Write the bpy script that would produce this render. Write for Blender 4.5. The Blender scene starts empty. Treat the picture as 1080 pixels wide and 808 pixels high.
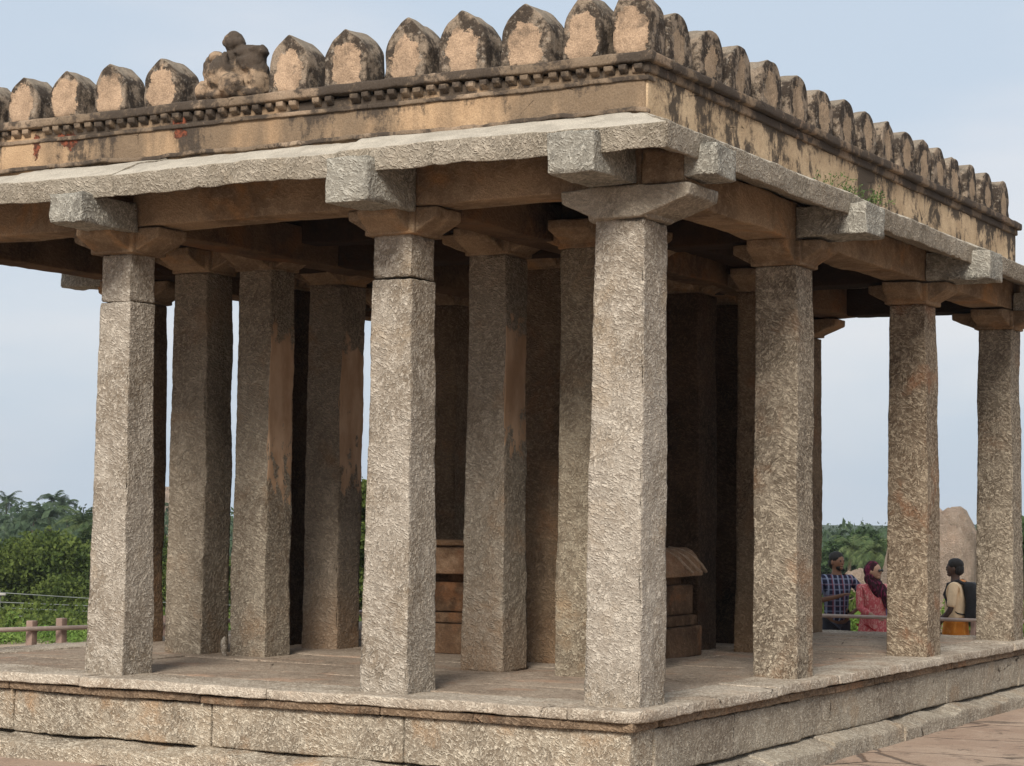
import bpy, math, random
import numpy as np
from mathutils import Vector, Matrix
rad = math.radians
S = bpy.context.scene
COL = S.collection
rng = np.random.default_rng(7)
random.seed(7)

# ------------------------------------------------------------------ noise
def _hash(ix, iy, iz, seed):
    h = (ix.astype(np.int64)*374761393 + iy.astype(np.int64)*668265263 + iz.astype(np.int64)*2147483647 + seed*1274126177) & 0xffffffff
    h = ((h ^ (h >> 13))*1274126177) & 0xffffffff
    h = ((h ^ (h >> 16))*2246822519) & 0xffffffff
    h = h ^ (h >> 15)
    return (h & 0xffffff)/float(0xffffff)*2 - 1
def vnoise(P, scale=1.0, seed=0):
    Q = np.asarray(P, float)*scale
    I = np.floor(Q).astype(np.int64); f = Q - I
    f = f*f*f*(f*(f*6-15)+10)
    r = 0
    for dx in (0, 1):
        wx = f[:, 0] if dx else 1-f[:, 0]
        for dy in (0, 1):
            wy = f[:, 1] if dy else 1-f[:, 1]
            for dz in (0, 1):
                wz = f[:, 2] if dz else 1-f[:, 2]
                r = r + wx*wy*wz*_hash(I[:, 0]+dx, I[:, 1]+dy, I[:, 2]+dz, seed)
    return r
def vvec(P, scale, seed):
    return np.stack([vnoise(P, scale, seed+k*17) for k in range(3)], 1)

# ------------------------------------------------------------------ mesh makers
def new_mesh(name, V, polys, smooth=True):
    """polys: list of arrays (n,k) of vertex ids"""
    me = bpy.data.meshes.new(name)
    V = np.asarray(V, np.float32)
    polys = [np.asarray(p, np.int32) for p in polys if len(p)]
    me.vertices.add(len(V)); me.vertices.foreach_set('co', V.ravel())
    nl = sum(p.size for p in polys); npol = sum(len(p) for p in polys)
    me.loops.add(nl); me.polygons.add(npol)
    me.loops.foreach_set('vertex_index', np.concatenate([p.ravel() for p in polys]))
    tot = np.concatenate([np.full(len(p), p.shape[1], np.int32) for p in polys])
    st = np.concatenate([[0], np.cumsum(tot)[:-1]]).astype(np.int32)
    me.polygons.foreach_set('loop_start', st)
    me.polygons.foreach_set('use_smooth', np.full(npol, bool(smooth)))
    me.update(calc_edges=True); me.validate()
    return me
class MB:
    def __init__(s): s.V = []; s.P = []; s.n = 0
    def add(s, V, polys):
        V = np.asarray(V, float); s.V.append(V)
        for p in polys:
            if len(p): s.P.append(np.asarray(p, np.int64)+s.n)
        s.n += len(V); return s
    def build(s, name, mat, parent=None, loc=(0, 0, 0), smooth=True):
        me = new_mesh(name, np.concatenate(s.V), s.P, smooth)
        if isinstance(mat, (list, tuple)):
            for m in mat: me.materials.append(m)
        else: me.materials.append(mat)
        return link(name, me, parent, loc)
def link(name, data, parent=None, loc=(0, 0, 0), rotz=0):
    o = bpy.data.objects.new(name, data); COL.objects.link(o)
    o.location = loc; o.rotation_euler = (0, 0, rotz)
    if parent: o.parent = parent
    return o
def tag(o, label=None, cat=None, group=None, kind=None):
    if label: o['label'] = label
    if cat: o['category'] = cat
    if group: o['group'] = group
    if kind: o['kind'] = kind
    return o
def lines(L, res, r):
    n = max(1, int(round((L-2*r)/res)))
    a = np.linspace(r, L-r, n+1)
    return np.concatenate([[0, r*.4], a, [L-r*.4, L]])
def rough_box(lo, hi, res=.03, r=.012, low=.006, mid=.003, chis=0.0, seed=0, cscale=(32, 32, 48)):
    lo = np.array(lo, float); hi = np.array(hi, float)
    ax = [lo[k]+lines(hi[k]-lo[k], res, min(r, (hi[k]-lo[k])*.3)) for k in range(3)]
    Vs = []; Fs = []; n = 0
    for k in range(3):
        u, v = [(1, 2), (2, 0), (0, 1)][k]
        A, B = np.meshgrid(ax[u], ax[v], indexing='ij')
        for side in (0, 1):
            V = np.zeros((A.size, 3)); V[:, u] = A.ravel(); V[:, v] = B.ravel(); V[:, k] = (lo, hi)[side][k]
            na, nb = A.shape
            i, j = np.meshgrid(np.arange(na-1), np.arange(nb-1), indexing='ij')
            a = (i*nb+j).ravel()
            F = np.stack([a, a+nb, a+nb+1, a+1], 1)
            if side == 0: F = F[:, ::-1]
            Vs.append(V); Fs.append(F+n); n += len(V)
    V = np.concatenate(Vs); F = np.concatenate(Fs)
    key = np.round(V*20000).astype(np.int64)
    _, idx, inv = np.unique(key, axis=0, return_index=True, return_inverse=True)
    V = V[idx]; F = inv.ravel()[F]
    rr = np.minimum(r, (hi-lo)*.3)
    q = np.clip(V, lo+rr, hi-rr); d = V-q; nn = np.linalg.norm(d/rr, axis=1, keepdims=True); nn[nn == 0] = 1
    N = (d/rr)/nn
    V = q+N*rr
    off = seed*3.17
    W = V+off
    V = V+vvec(W, 2.2, seed)*low + vvec(W, 14, seed+5)*mid
    if chis:
        wv = vvec(W, 9, seed+3)*.35
        rdg = 1-np.abs(vnoise(W*np.array(cscale)+wv*3, 1, seed+9))*2
        V = V+N*(rdg*chis)[:, None]
        # chipped arrises
        e = (np.abs(d/rr) > .5).sum(1) >= 2
        chip = np.clip(vnoise(W, 11, seed+31)-.15, 0, 1)
        V = V-N*(e*chip*.022)[:, None]
    return V, [F]
def prof_round(pts, r, k=3):
    pts = [np.array(p, float) for p in pts]; out = []
    n = len(pts)
    for i in range(n):
        a, b, c = pts[i-1], pts[i], pts[(i+1) % n]
        la = np.linalg.norm(a-b); lc = np.linalg.norm(c-b)
        ra = min(r, la*.4); rc = min(r, lc*.4)
        p = b+(a-b)/la*ra; q = b+(c-b)/lc*rc
        for t in np.linspace(0, 1, k):
            out.append((1-t)**2*p+2*t*(1-t)*b+t*t*q)
    return np.array(out)
def resample(pts, res):
    out = []
    n = len(pts)
    for i in range(n):
        a, b = pts[i], pts[(i+1) % n]
        m = max(1, int(round(np.linalg.norm(b-a)/res)))
        for t in range(m): out.append(a+(b-a)*t/m)
    return np.array(out)
def prism(prof, L, O, A, U, Vv, res=.03, r=.012, low=.006, mid=.003, seed=0, s_fn=None, rings=None, raw=False):
    """profile (u,v) swept along A from O for length L. s_fn(s,u,v)->s lets ends be mitred."""
    P = resample(prof_round(prof, r), res)
    c = P.mean(0); ext = np.abs(P-c).max()
    n = len(P)
    s = [0]+list(np.linspace(min(r, L*.3)*.7, L-min(r, L*.3)*.7, max(2, int(L/res)))) + [L]
    k = min(.3, r*.6/ext)
    levels = [(0, f) for f in (.3, .6, .85)]
    seq = [(0, .3*(1-k)), (0, .62*(1-k)), (0, (1-k)*.86), (0, 1-k)]+[(x, 1) for x in s[1:-1]]+[(L, 1-k), (L, (1-k)*.86), (L, .62*(1-k)), (L, .3*(1-k))]
    O = np.array(O, float); A = np.array(A, float); U = np.array(U, float); Vv = np.array(Vv, float)
    V = []
    for (x, f) in seq:
        q = c+(P-c)*f
        ss = np.full(n, x, float) if s_fn is None else s_fn(x, q[:, 0], q[:, 1])
        V.append(O+ss[:, None]*A+q[:, :1]*U+q[:, 1:]*Vv)
    m = len(seq); V = np.concatenate(V)
    i, j = np.meshgrid(np.arange(m-1), np.arange(n), indexing='ij')
    a = (i*n+j).ravel(); b = (i*n+(j+1) % n).ravel()
    F = np.stack([a, b, b+n, a+n], 1)
    if not raw:
        W = V+seed*2.71
        V = V+vvec(W, 2.2, seed)*low+vvec(W, 13, seed+5)*mid
    det = np.linalg.det(np.stack([U, Vv, A]))
    area = 0.5*np.sum(P[:, 0]*np.roll(P[:, 1], -1)-np.roll(P[:, 0], -1)*P[:, 1])
    cap0 = np.arange(n)[None, :]; cap1 = ((m-1)*n+np.arange(n))[None, :]
    polys = [F, cap0[:, ::-1], cap1]
    if det*area < 0: polys = [p[:, ::-1] for p in polys]
    return V, polys
def tube(pts, radii, seg=8, close=True):
    pts = [np.array(p, float) for p in pts]; V = []; n = len(pts)
    ref = np.array([0, 0, 1.])
    for i, p in enumerate(pts):
        t = pts[min(i+1, n-1)]-pts[max(i-1, 0)]; t = t/(np.linalg.norm(t)+1e-9)
        rf = ref if abs(t[2]) < .9 else np.array([1., 0, 0])
        u = np.cross(t, rf); u /= np.linalg.norm(u); v = np.cross(u, t)
        a = np.linspace(0, 2*np.pi, seg, endpoint=False)
        rr = radii[i] if hasattr(radii, '__len__') else radii
        V.append(p+rr*(np.cos(a)[:, None]*u+np.sin(a)[:, None]*v))
    V = np.concatenate(V)
    i, j = np.meshgrid(np.arange(n-1), np.arange(seg), indexing='ij')
    a = (i*seg+j).ravel(); b = (i*seg+(j+1) % seg).ravel()
    return V, [np.stack([a, a+seg, b+seg, b], 1), np.arange(seg)[None, :], ((n-1)*seg+np.arange(seg))[::-1][None, :]]
def ball(c, r, seg=16, rg=10):
    c = np.array(c, float); r = np.array(r if hasattr(r, '__len__') else (r, r, r), float)
    th = np.linspace(0.02, np.pi-.02, rg); ph = np.linspace(0, 2*np.pi, seg, endpoint=False)
    T, Ph = np.meshgrid(th, ph, indexing='ij')
    V = np.stack([np.sin(T)*np.cos(Ph), np.sin(T)*np.sin(Ph), np.cos(T)], -1).reshape(-1, 3)*r+c
    i, j = np.meshgrid(np.arange(rg-1), np.arange(seg), indexing='ij')
    a = (i*seg+j).ravel(); b = (i*seg+(j+1) % seg).ravel()
    return V, [np.stack([a, a+seg, b+seg, b], 1), np.arange(seg)[None, ::-1], ((rg-1)*seg+np.arange(seg))[None, :]]

# ------------------------------------------------------------------ materials
class NT:
    def __init__(s, name):
        s.m = bpy.data.materials.new(name); s.m.use_nodes = True
        s.t = s.m.node_tree; s.t.nodes.clear()
        s.out = s.t.nodes.new('ShaderNodeOutputMaterial'); s.b = s.n('ShaderNodeBsdfPrincipled')
        s.t.links.new(s.b.outputs[0], s.out.inputs[0])
        s.co = s.n('ShaderNodeTexCoord').outputs['Object']
    def n(s, t, **k):
        x = s.t.nodes.new(t)
        for a, v in k.items(): setattr(x, a, v)
        return x
    def lk(s, a, b): s.t.links.new(a, b)
    def setin(s, node, key, v):
        if isinstance(v, bpy.types.NodeSocket): s.lk(v, node.inputs[key])
        else: node.inputs[key].default_value = v
    def map(s, scale=(1, 1, 1), loc=(0, 0, 0), rot=(0, 0, 0), co=None):
        x = s.n('ShaderNodeMapping'); s.lk(co or s.co, x.inputs[0])
        x.inputs['Scale'].default_value = scale; x.inputs['Location'].default_value = loc; x.inputs['Rotation'].default_value = rot
        return x.outputs[0]
    def noise(s, scale, detail=2, rough=.5, dist=0, co=None):
        x = s.n('ShaderNodeTexNoise'); s.lk(co or s.co, x.inputs['Vector'])
        x.inputs['Scale'].default_value = scale; x.inputs['Detail'].default_value = detail
        x.inputs['Roughness'].default_value = rough; x.inputs['Distortion'].default_value = dist
        return x.outputs['Fac']
    def math(s, op, a, b=0.0, c=0.0, clamp=False):
        x = s.n('ShaderNodeMath', operation=op, use_clamp=clamp)
        s.setin(x, 0, a); s.setin(x, 1, b); s.setin(x, 2, c)
        return x.outputs[0]
    def ramp(s, f, lo, hi, a=0.0, b=1.0):
        x = s.n('ShaderNodeMapRange', interpolation_type='SMOOTHSTEP'); s.setin(x, 0, f)
        s.setin(x, 1, lo); s.setin(x, 2, hi); s.setin(x, 3, a); s.setin(x, 4, b)
        return x.outputs[0]
    def mix(s, f, a, b):
        x = s.n('ShaderNodeMix', data_type='RGBA')
        s.setin(x, 0, f)
        for k, v in ((6, a), (7, b)):
            if isinstance(v, bpy.types.NodeSocket): s.lk(v, x.inputs[k])
            else: x.inputs[k].default_value = (*v[:3], 1)
        return x.outputs[2]
    def mulc(s, col, f):
        x = s.n('ShaderNodeMix', data_type='RGBA', blend_type='MULTIPLY'); x.inputs[0].default_value = 1
        s.lk(col, x.inputs[6]); s.lk(s.comb(f), x.inputs[7]); return x.outputs[2]
    def comb(s, f):
        x = s.n('ShaderNodeCombineColor')
        for k in range(3): s.setin(x, k, f)
        return x.outputs[0]
    def sep(s, v):
        x = s.n('ShaderNodeSeparateXYZ'); s.lk(v, x.inputs[0]); return x.outputs
    def bump(s, h, strength=.5, dist=.01, prev=None):
        x = s.n('ShaderNodeBump'); s.lk(h, x.inputs['Height'])
        x.inputs['Strength'].default_value = strength; x.inputs['Distance'].default_value = dist
        if prev: s.lk(prev, x.inputs['Normal'])
        return x.outputs[0]
    def done(s, col, rough=.9, nrm=None, spec=.25):
        s.setin(s.b, 'Base Color', col if isinstance(col, bpy.types.NodeSocket) else (*col[:3], 1))
        s.setin(s.b, 'Roughness', rough); s.setin(s.b, 'Specular IOR Level', spec)
        if nrm: s.lk(nrm, s.b.inputs['Normal'])
        return s.m
def ridge(m, scale, dist=.6, aniso=(1, 1, 1), rot=(0, 0, 0), detail=1.5):
    f = m.noise(scale, detail, .5, dist, co=m.map(aniso, co=m.map(rot=rot)))
    return m.math('SUBTRACT', 1.0, m.math('MULTIPLY', m.math('ABSOLUTE', m.math('SUBTRACT', f, .5)), 7.5), clamp=True)
def stone(name, base, pale, dark, warm=None, warm_amt=.3, rs=46, bs=1.0, bd=.0082, plaster=None, ridge_col=.62, seed=0.0, hatch=(1, 1, .55), low_warm=0, top=None, cracks=0):
    m = NT(name)
    m.co = m.map(loc=(seed*3.3, seed*1.7, seed*.9))
    big = m.noise(1.6, 4, .6); med = m.noise(9, 4, .65); fine = m.noise(150, 2, .6)
    c = m.mix(m.ramp(big, .32, .68), dark, base)
    c = m.mix(m.ramp(med, .45, .8, 0, .6), c, pale)
    # chisel marks: two directions of short worm-like strokes chosen by a patchy mask
    r1 = ridge(m, rs, .5, (.42, .42, 1.15), (.32, -.38, .1)); r2 = ridge(m, rs*1.05, .7, (.55, .55, 1.1), (-.75, .8, .2))
    sel = m.ramp(m.noise(3.2, 2), .44, .56)
    rr = m.math('ADD', m.math('MULTIPLY', r1, sel), m.math('MULTIPLY', r2, m.math('SUBTRACT', 1.0, sel)))
    brk = m.ramp(m.noise(38, 2, .6), .42, .58)
    rr = m.math('MULTIPLY', rr, m.math('ADD', m.math('MULTIPLY', brk, .75), .25))
    c = m.mulc(c, m.ramp(rr, 0, .55, 1-.30*ridge_col, 1.0))  # chipped ridges stay pale; groove shading is painted in to support the bump
    c = m.mix(m.math('MULTIPLY', rr, ridge_col), c, tuple(min(.8, v*1.12) for v in pale))
    if warm:
        c = m.mix(m.ramp(m.noise(2.3, 4, .65, .3), .52, .72, 0, warm_amt), c, warm)
    c = m.mix(m.ramp(m.noise(5, 5, .7, .4, co=m.map((1, 1, .35))), .58, .8, 0, .5), c, dark)
    if top:  # smoother upward faces, also paled to paint in sunlit brightness
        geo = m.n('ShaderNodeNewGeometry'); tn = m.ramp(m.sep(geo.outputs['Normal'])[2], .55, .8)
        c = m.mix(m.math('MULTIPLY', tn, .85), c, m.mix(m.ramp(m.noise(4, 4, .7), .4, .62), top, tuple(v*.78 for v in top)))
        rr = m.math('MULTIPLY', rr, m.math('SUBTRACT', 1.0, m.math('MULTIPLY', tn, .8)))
    # grain: dark and pale crystals
    c = m.mulc(c, m.ramp(fine, .32, .68, .76, 1.22))
    nr = m.bump(m.math('ADD', m.math('MULTIPLY', rr, 1.0), m.math('MULTIPLY', m.noise(60, 3, .7), .6)), bs, bd)
    nr = m.bump(m.noise(220, 2, .6), .5, .003, nr)
    if cracks:
        v = m.n('ShaderNodeTexVoronoi', feature='DISTANCE_TO_EDGE'); m.lk(m.map((1, 1.35, 1.1), rot=(.2, .1, .3)), v.inputs['Vector']); v.inputs['Scale'].default_value = cracks
        cr = m.math('ADD', v.outputs['Distance'], m.math('MULTIPLY', m.noise(8, 5, .75), .09))
        ck = m.math('MULTIPLY', m.ramp(cr, .040, .050, 1, 0), m.ramp(m.noise(1.9, 3), .50, .56))
        c = m.mix(m.math('MULTIPLY', ck, .85), c, (.035, .024, .017)); nr = m.bump(m.math('SUBTRACT', 1.0, ck), .8, .01, nr)
    if plaster:
        z0, side = plaster
        geo = m.n('ShaderNodeNewGeometry')
        N = m.sep(geo.outputs['Normal']); Pz = m.sep(geo.outputs['Position'])[2]
        zz = m.math('ADD', Pz, m.math('MULTIPLY', m.math('SUBTRACT', m.noise(9, 5, .7, co=m.map((1, 1, .4))), .5), 1.1))
        mk = m.math('MULTIPLY', m.ramp(zz, z0-.02, z0+.02), m.ramp(N[side], .55, .7))
        upper = m.ramp(m.math('ADD', Pz, m.math('MULTIPLY', m.noise(9, 4, .6), .8)), 2.85, 2.95, 1, 0)
        mk = m.math('MULTIPLY', mk, upper)
        mk = m.math('MULTIPLY', mk, m.ramp(m.math('ADD', m.noise(10, 5, .75, .3, co=m.map((1, 1, .6))), m.math('MULTIPLY', m.math('SUBTRACT', Pz, z0), .22)), .47, .50))
        pc = m.mix(m.ramp(m.noise(6, 4, .6, co=m.map((1, 1, .4))), .35, .7), (.40, .25, .15), (.56, .385, .26))
        c = m.mix(mk, c, pc)
        nb = m.n('ShaderNodeMix', data_type='VECTOR'); m.lk(mk, nb.inputs[0]); m.lk(nr, nb.inputs[4])
        m.lk(m.bump(m.math('ADD', mk, m.math('MULTIPLY', m.noise(14, 3), .4)), .5, .01), nb.inputs[5]); nr = nb.outputs[1]
    if low_warm:  # warm foot: rust stain mixed with painted bounce light
        geo = m.n('ShaderNodeNewGeometry'); Pz = m.sep(geo.outputs['Position'])[2]
        zz = m.math('ADD', Pz, m.math('MULTIPLY', m.noise(5, 3), .5))
        c = m.mix(m.ramp(zz, .9, .3, 0, low_warm), c, (.26, .15, .08))
    return m.done(c, .96, nr, .07)

BASE = (.33, .283, .23); PALE = (.55, .49, .41); DARK = (.20, .158, .115)
M = {}
CK = 1.1
for i in range(4):
    M['col%d' % i] = stone('chiselled_granite_%d' % i, BASE, PALE, DARK, (.30, .215, .13), .35, seed=i+1.0)
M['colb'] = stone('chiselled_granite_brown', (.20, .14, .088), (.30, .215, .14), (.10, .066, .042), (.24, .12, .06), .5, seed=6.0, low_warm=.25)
M['colr'] = stone('chiselled_granite_dark', (.205, .165, .122), (.47, .40, .305), (.125, .095, .068), (.28, .16, .09), .5, ridge_col=.75, rs=40, seed=7.0)
M['colr2'] = stone('chiselled_granite_rusty', (.215, .16, .11), (.45, .37, .27), (.135, .095, .064), (.26, .125, .065), .7, ridge_col=.75, rs=38, seed=30.0)
M['colmid'] = stone('chiselled_granite_mid', (.235, .19, .14), (.42, .36, .28), (.14, .108, .078), (.26, .16, .09), .4, ridge_col=.6, rs=40, seed=31.0)
M['colmid2'] = stone('chiselled_granite_mid_b', (.255, .205, .145), (.44, .38, .285), (.15, .115, .08), (.30, .19, .10), .4, ridge_col=.6, rs=46, seed=33.0)
M['colin'] = stone('granite_inner', (.075, .043, .025), (.12, .075, .046), (.02, .012, .008), (.06, .026, .012), .5, seed=8.0)  # inner pillars darkened in colour to stand in for interior shade
M['colp1'] = stone('granite_plaster_a', (.25, .205, .155), (.45, .39, .30), (.15, .115, .083), (.25, .15, .08), .4, seed=2.5, plaster=(1.3, 0))
M['colp2'] = stone('granite_plaster_b', (.225, .18, .135), (.37, .305, .235), (.13, .10, .072), (.25, .15, .08), .5, seed=3.5, plaster=(1.35, 0), low_warm=.4)
M['colp3'] = stone('granite_plaster_c', (.235, .195, .15), (.45, .39, .31), DARK, (.25, .15, .08), .4, seed=4.5, plaster=(1.6, 0), low_warm=.3)
M['beam'] = stone('beam_granite', (.27, .185, .115), (.38, .285, .19), (.12, .08, .05), (.36, .19, .08), .6, rs=22, bs=.5, ridge_col=.2, seed=5.0)
M['beamin'] = stone('beam_granite_inner', (.13, .078, .043), (.19, .125, .075), (.06, .036, .022), (.18, .08, .03), .6, rs=22, bs=.5, ridge_col=.2, seed=5.5)  # darker copy of the beam stone, carrying the shade under the roof
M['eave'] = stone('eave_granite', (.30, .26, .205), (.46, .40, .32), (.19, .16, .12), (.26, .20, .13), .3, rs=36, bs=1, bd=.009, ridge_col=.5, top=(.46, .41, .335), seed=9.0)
M['block'] = stone('block_granite', (.28, .255, .21), (.43, .405, .345), (.15, .14, .12), None, rs=32, bs=1, bd=.008, seed=11.0)
M['capgrey'] = stone('capital_granite', (.29, .245, .19), (.42, .365, .29), (.16, .135, .105), None, rs=26, bs=.7, ridge_col=.4, seed=21.0)
M['ped2'] = stone('pedestal_cornice_stone', (.26, .155, .09), (.42, .29, .19), (.10, .055, .03), (.2, .08, .04), .4, rs=30, bs=.5, ridge_col=.2, seed=18.0)
M['rib'] = stone('pedestal_rib_stone', (.40, .29, .20), (.5, .38, .28), (.2, .13, .08), None, rs=30, ridge_col=.2, seed=24.0)
M['slab'] = stone('paving_granite', (.31, .245, .185), (.45, .375, .295), (.20, .15, .11), (.38, .23, .15), .55, rs=40, bs=.6, bd=.008, ridge_col=.45, seed=12.0, cracks=1.3)
M['inshade'] = stone('shade_dark_granite', (.035, .019, .011), (.055, .031, .018), (.02, .012, .008), (.06, .028, .012), .5, rs=22, bs=.4, ridge_col=.2, seed=19.0)  # near-black copy for ceiling and inner beams: roof shade painted into the colour
M['coping'] = stone('coping_granite', (.40, .335, .265), (.60, .53, .43), (.24, .185, .135), (.38, .25, .16), .3, rs=44, bs=.8, seed=13.0, cracks=1.0)
M['wall'] = stone('base_wall_granite', (.33, .26, .185), (.60, .53, .42), (.19, .15, .11), (.40, .255, .145), .6, rs=52, bs=1.0, ridge_col=.8, seed=14.0)
M['wall2'] = stone('base_wall_granite_grey', (.32, .27, .205), (.52, .46, .37), (.20, .16, .12), (.36, .24, .14), .35, rs=50, bs=.9, ridge_col=.6, seed=15.0, cracks=.6)
M['ped'] = stone('pedestal_stone', (.155, .09, .052), (.24, .155, .095), (.06, .034, .02), (.28, .12, .05), .5, rs=18, bs=.5, ridge_col=.15, seed=16.0)
M['pedtop'] = stone('pedestal_slab_stone', (.19, .11, .06), (.30, .2, .13), (.08, .05, .03), (.22, .10, .05), .4, rs=30, bs=.5, ridge_col=.2, seed=17.0)

def plaster_mat(name, stain, seed=0.0, bricks=(), dark=(.055, .043, .034), tan=(.50, .335, .195), tan2=(.35, .22, .12), topz=None, streak=.28, soft=(.15, .11, .075)):
    m = NT(name); m.co0 = m.co
    m.co = m.map(loc=(seed, seed*.7, 0))
    c = m.mix(m.ramp(m.noise(2.2, 5, .65), .3, .7), tan2, tan)
    c = m.mix(m.ramp(m.noise(11, 5, .7), .5, .8, 0, .6), c, (.27, .18, .11))
    st = m.noise(2.6, 6, .68, .5, co=m.map((1, 1, streak)))
    st = m.math('ADD', st, m.math('MULTIPLY', m.math('SUBTRACT', m.noise(13, 5, .75), .5), .35))
    if topz:
        z = m.sep(m.co0)[2]
        st = m.math('ADD', st, m.ramp(z, topz-.2, topz, 0, .15))
    if soft: c = m.mix(m.ramp(m.noise(2.0, 4, .6, .3, co=m.map((1, 1, .22), loc=(3, 1, 0))), .36, .60, 0, .85), c, soft)
    c = m.mix(m.ramp(st, .66-stain, .78-stain, 0, .93), c, dark)
    c = m.mulc(c, m.ramp(m.noise(120, 3, .7), .3, .7, .78, 1.16))
    # cracks
    v = m.n('ShaderNodeTexVoronoi', feature='DISTANCE_TO_EDGE'); m.lk(m.map((1, 1, 1.2)), v.inputs['Vector']); v.inputs['Scale'].default_value = 2.2
    cr = m.math('ADD', v.outputs['Distance'], m.math('MULTIPLY', m.noise(9, 4, .7), .06))
    ck = m.math('MULTIPLY', m.ramp(cr, .026, .034, 1, 0), m.ramp(m.noise(2.1, 2), .5, .6))
    c = m.mix(m.math('MULTIPLY', ck, .75), c, (.04, .028, .02))
    h = m.math('SUBTRACT', m.math('ADD', m.noise(18, 5, .65), m.math('MULTIPLY', m.noise(80, 3, .7), .5)), ck)
    if bricks:
        tot = None
        for (p, rx, rz) in bricks:
            q = m.n('ShaderNodeVectorMath', operation='SUBTRACT'); m.lk(m.co0, q.inputs[0]); q.inputs[1].default_value = p
            e = m.n('ShaderNodeVectorMath', operation='MULTIPLY'); m.lk(q.outputs[0], e.inputs[0]); e.inputs[1].default_value = (1/rx, 0, 1/rz)
            l = m.n('ShaderNodeVectorMath', operation='LENGTH'); m.lk(e.outputs[0], l.inputs[0])
            k = m.math('SUBTRACT', 1.0, m.math('ADD', l.outputs['Value'], m.math('MULTIPLY', m.math('SUBTRACT', m.noise(16, 4, .7), .5), 3.2)))
            k = m.ramp(k, 0, .15)
            tot = k if tot is None else m.math('MAXIMUM', tot, k)
        c = m.mix(tot, c, m.mix(m.ramp(m.noise(30, 3), .4, .6), (.21, .065, .035), (.07, .03, .02)))
        h = m.math('SUBTRACT', h, m.math('MULTIPLY', tot, 1.5))
    return m.done(c, .95, m.bump(h, .7, .014), .15)

# ------------------------------------------------------------------ camera
cd = bpy.data.cameras.new('camera'); cam = bpy.data.objects.new('camera', cd); COL.objects.link(cam)
CF = Vector((-0.49120525, 0.86875948, 0.06304263)); CR = Vector((0.87078618, 0.49153243, 0.01128265)); CU = Vector((0.02118559, -0.06043875, 0.99794706))
CC = Vector((5.44038874, -11.04072951, 1.14556968)); FPX = 2148.79
cam.matrix_world = Matrix(((CR.x, CU.x, -CF.x, CC.x), (CR.y, CU.y, -CF.y, CC.y), (CR.z, CU.z, -CF.z, CC.z), (0, 0, 0, 1)))
cd.sensor_width = 36; cd.lens = FPX/1080*36; cd.clip_start = .1; cd.clip_end = 6000
S.camera = cam
def at(px, py, D):
    """point at depth D on the photo's ray; used only to read off where background things stand"""
    return CC+(CF+CR*((px-540)/FPX)-CU*((py-404)/FPX))*D

# ------------------------------------------------------------------ the ground
def ground_z(x, y):
    x = np.asarray(x, float); y = np.asarray(y, float)
    sm = lambda t: np.clip(t, 0, 1)**2*(3-2*np.clip(t, 0, 1))
    out = np.maximum(sm((y-8.6)/1.6), sm((-6.6-x)/1.0))
    z = -.565-.385*out
    D = (x-CC.x)*CF.x+(y-CC.y)*CF.y
    z = z-4.6*sm((D-33.2)/24)
    z = z+3.4*sm((D-110)/110)
    z = z-14*np.clip((D-400)/3100, 0, 2)
    P = np.stack([x, y, x*0], -1).reshape(-1, 3)
    far = sm((D-30)/20).reshape(-1)
    z = z.reshape(-1)+vnoise(P, .05, 3)*.5*far+vnoise(P, .013, 4)*1.2*far
    near = 1-sm((np.hypot(x-CC.x, y-CC.y).reshape(-1)-40)/20)
    z = z+near*(vnoise(P, 1.3, 5)*.008+vnoise(P, .35, 6)*.01)
    return z.reshape(np.shape(x))
def gz(x, y): return float(ground_z(np.array([x]), np.array([y]))[0])
def axis_pts(lo, hi, c0, c1, fine):
    a = list(np.arange(c0, c1, fine)); s = fine; x = c1
    while x < hi: a.append(x); s *= 1.14; x += s
    a.append(hi); s = fine; x = c0; b = []
    while x > lo: s *= 1.14; x -= s; b.append(x)
    return np.array(sorted(set(b+a)))
gx = axis_pts(-3500, 3500, -9, 5, .12); gy = axis_pts(-3500, 3500, -5, 13, .12)
X, Y = np.meshgrid(gx, gy, indexing='ij'); Z = ground_z(X, Y)
i, j = np.meshgrid(np.arange(len(gx)-1), np.arange(len(gy)-1), indexing='ij'); a = (i*len(gy)+j).ravel()
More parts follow.
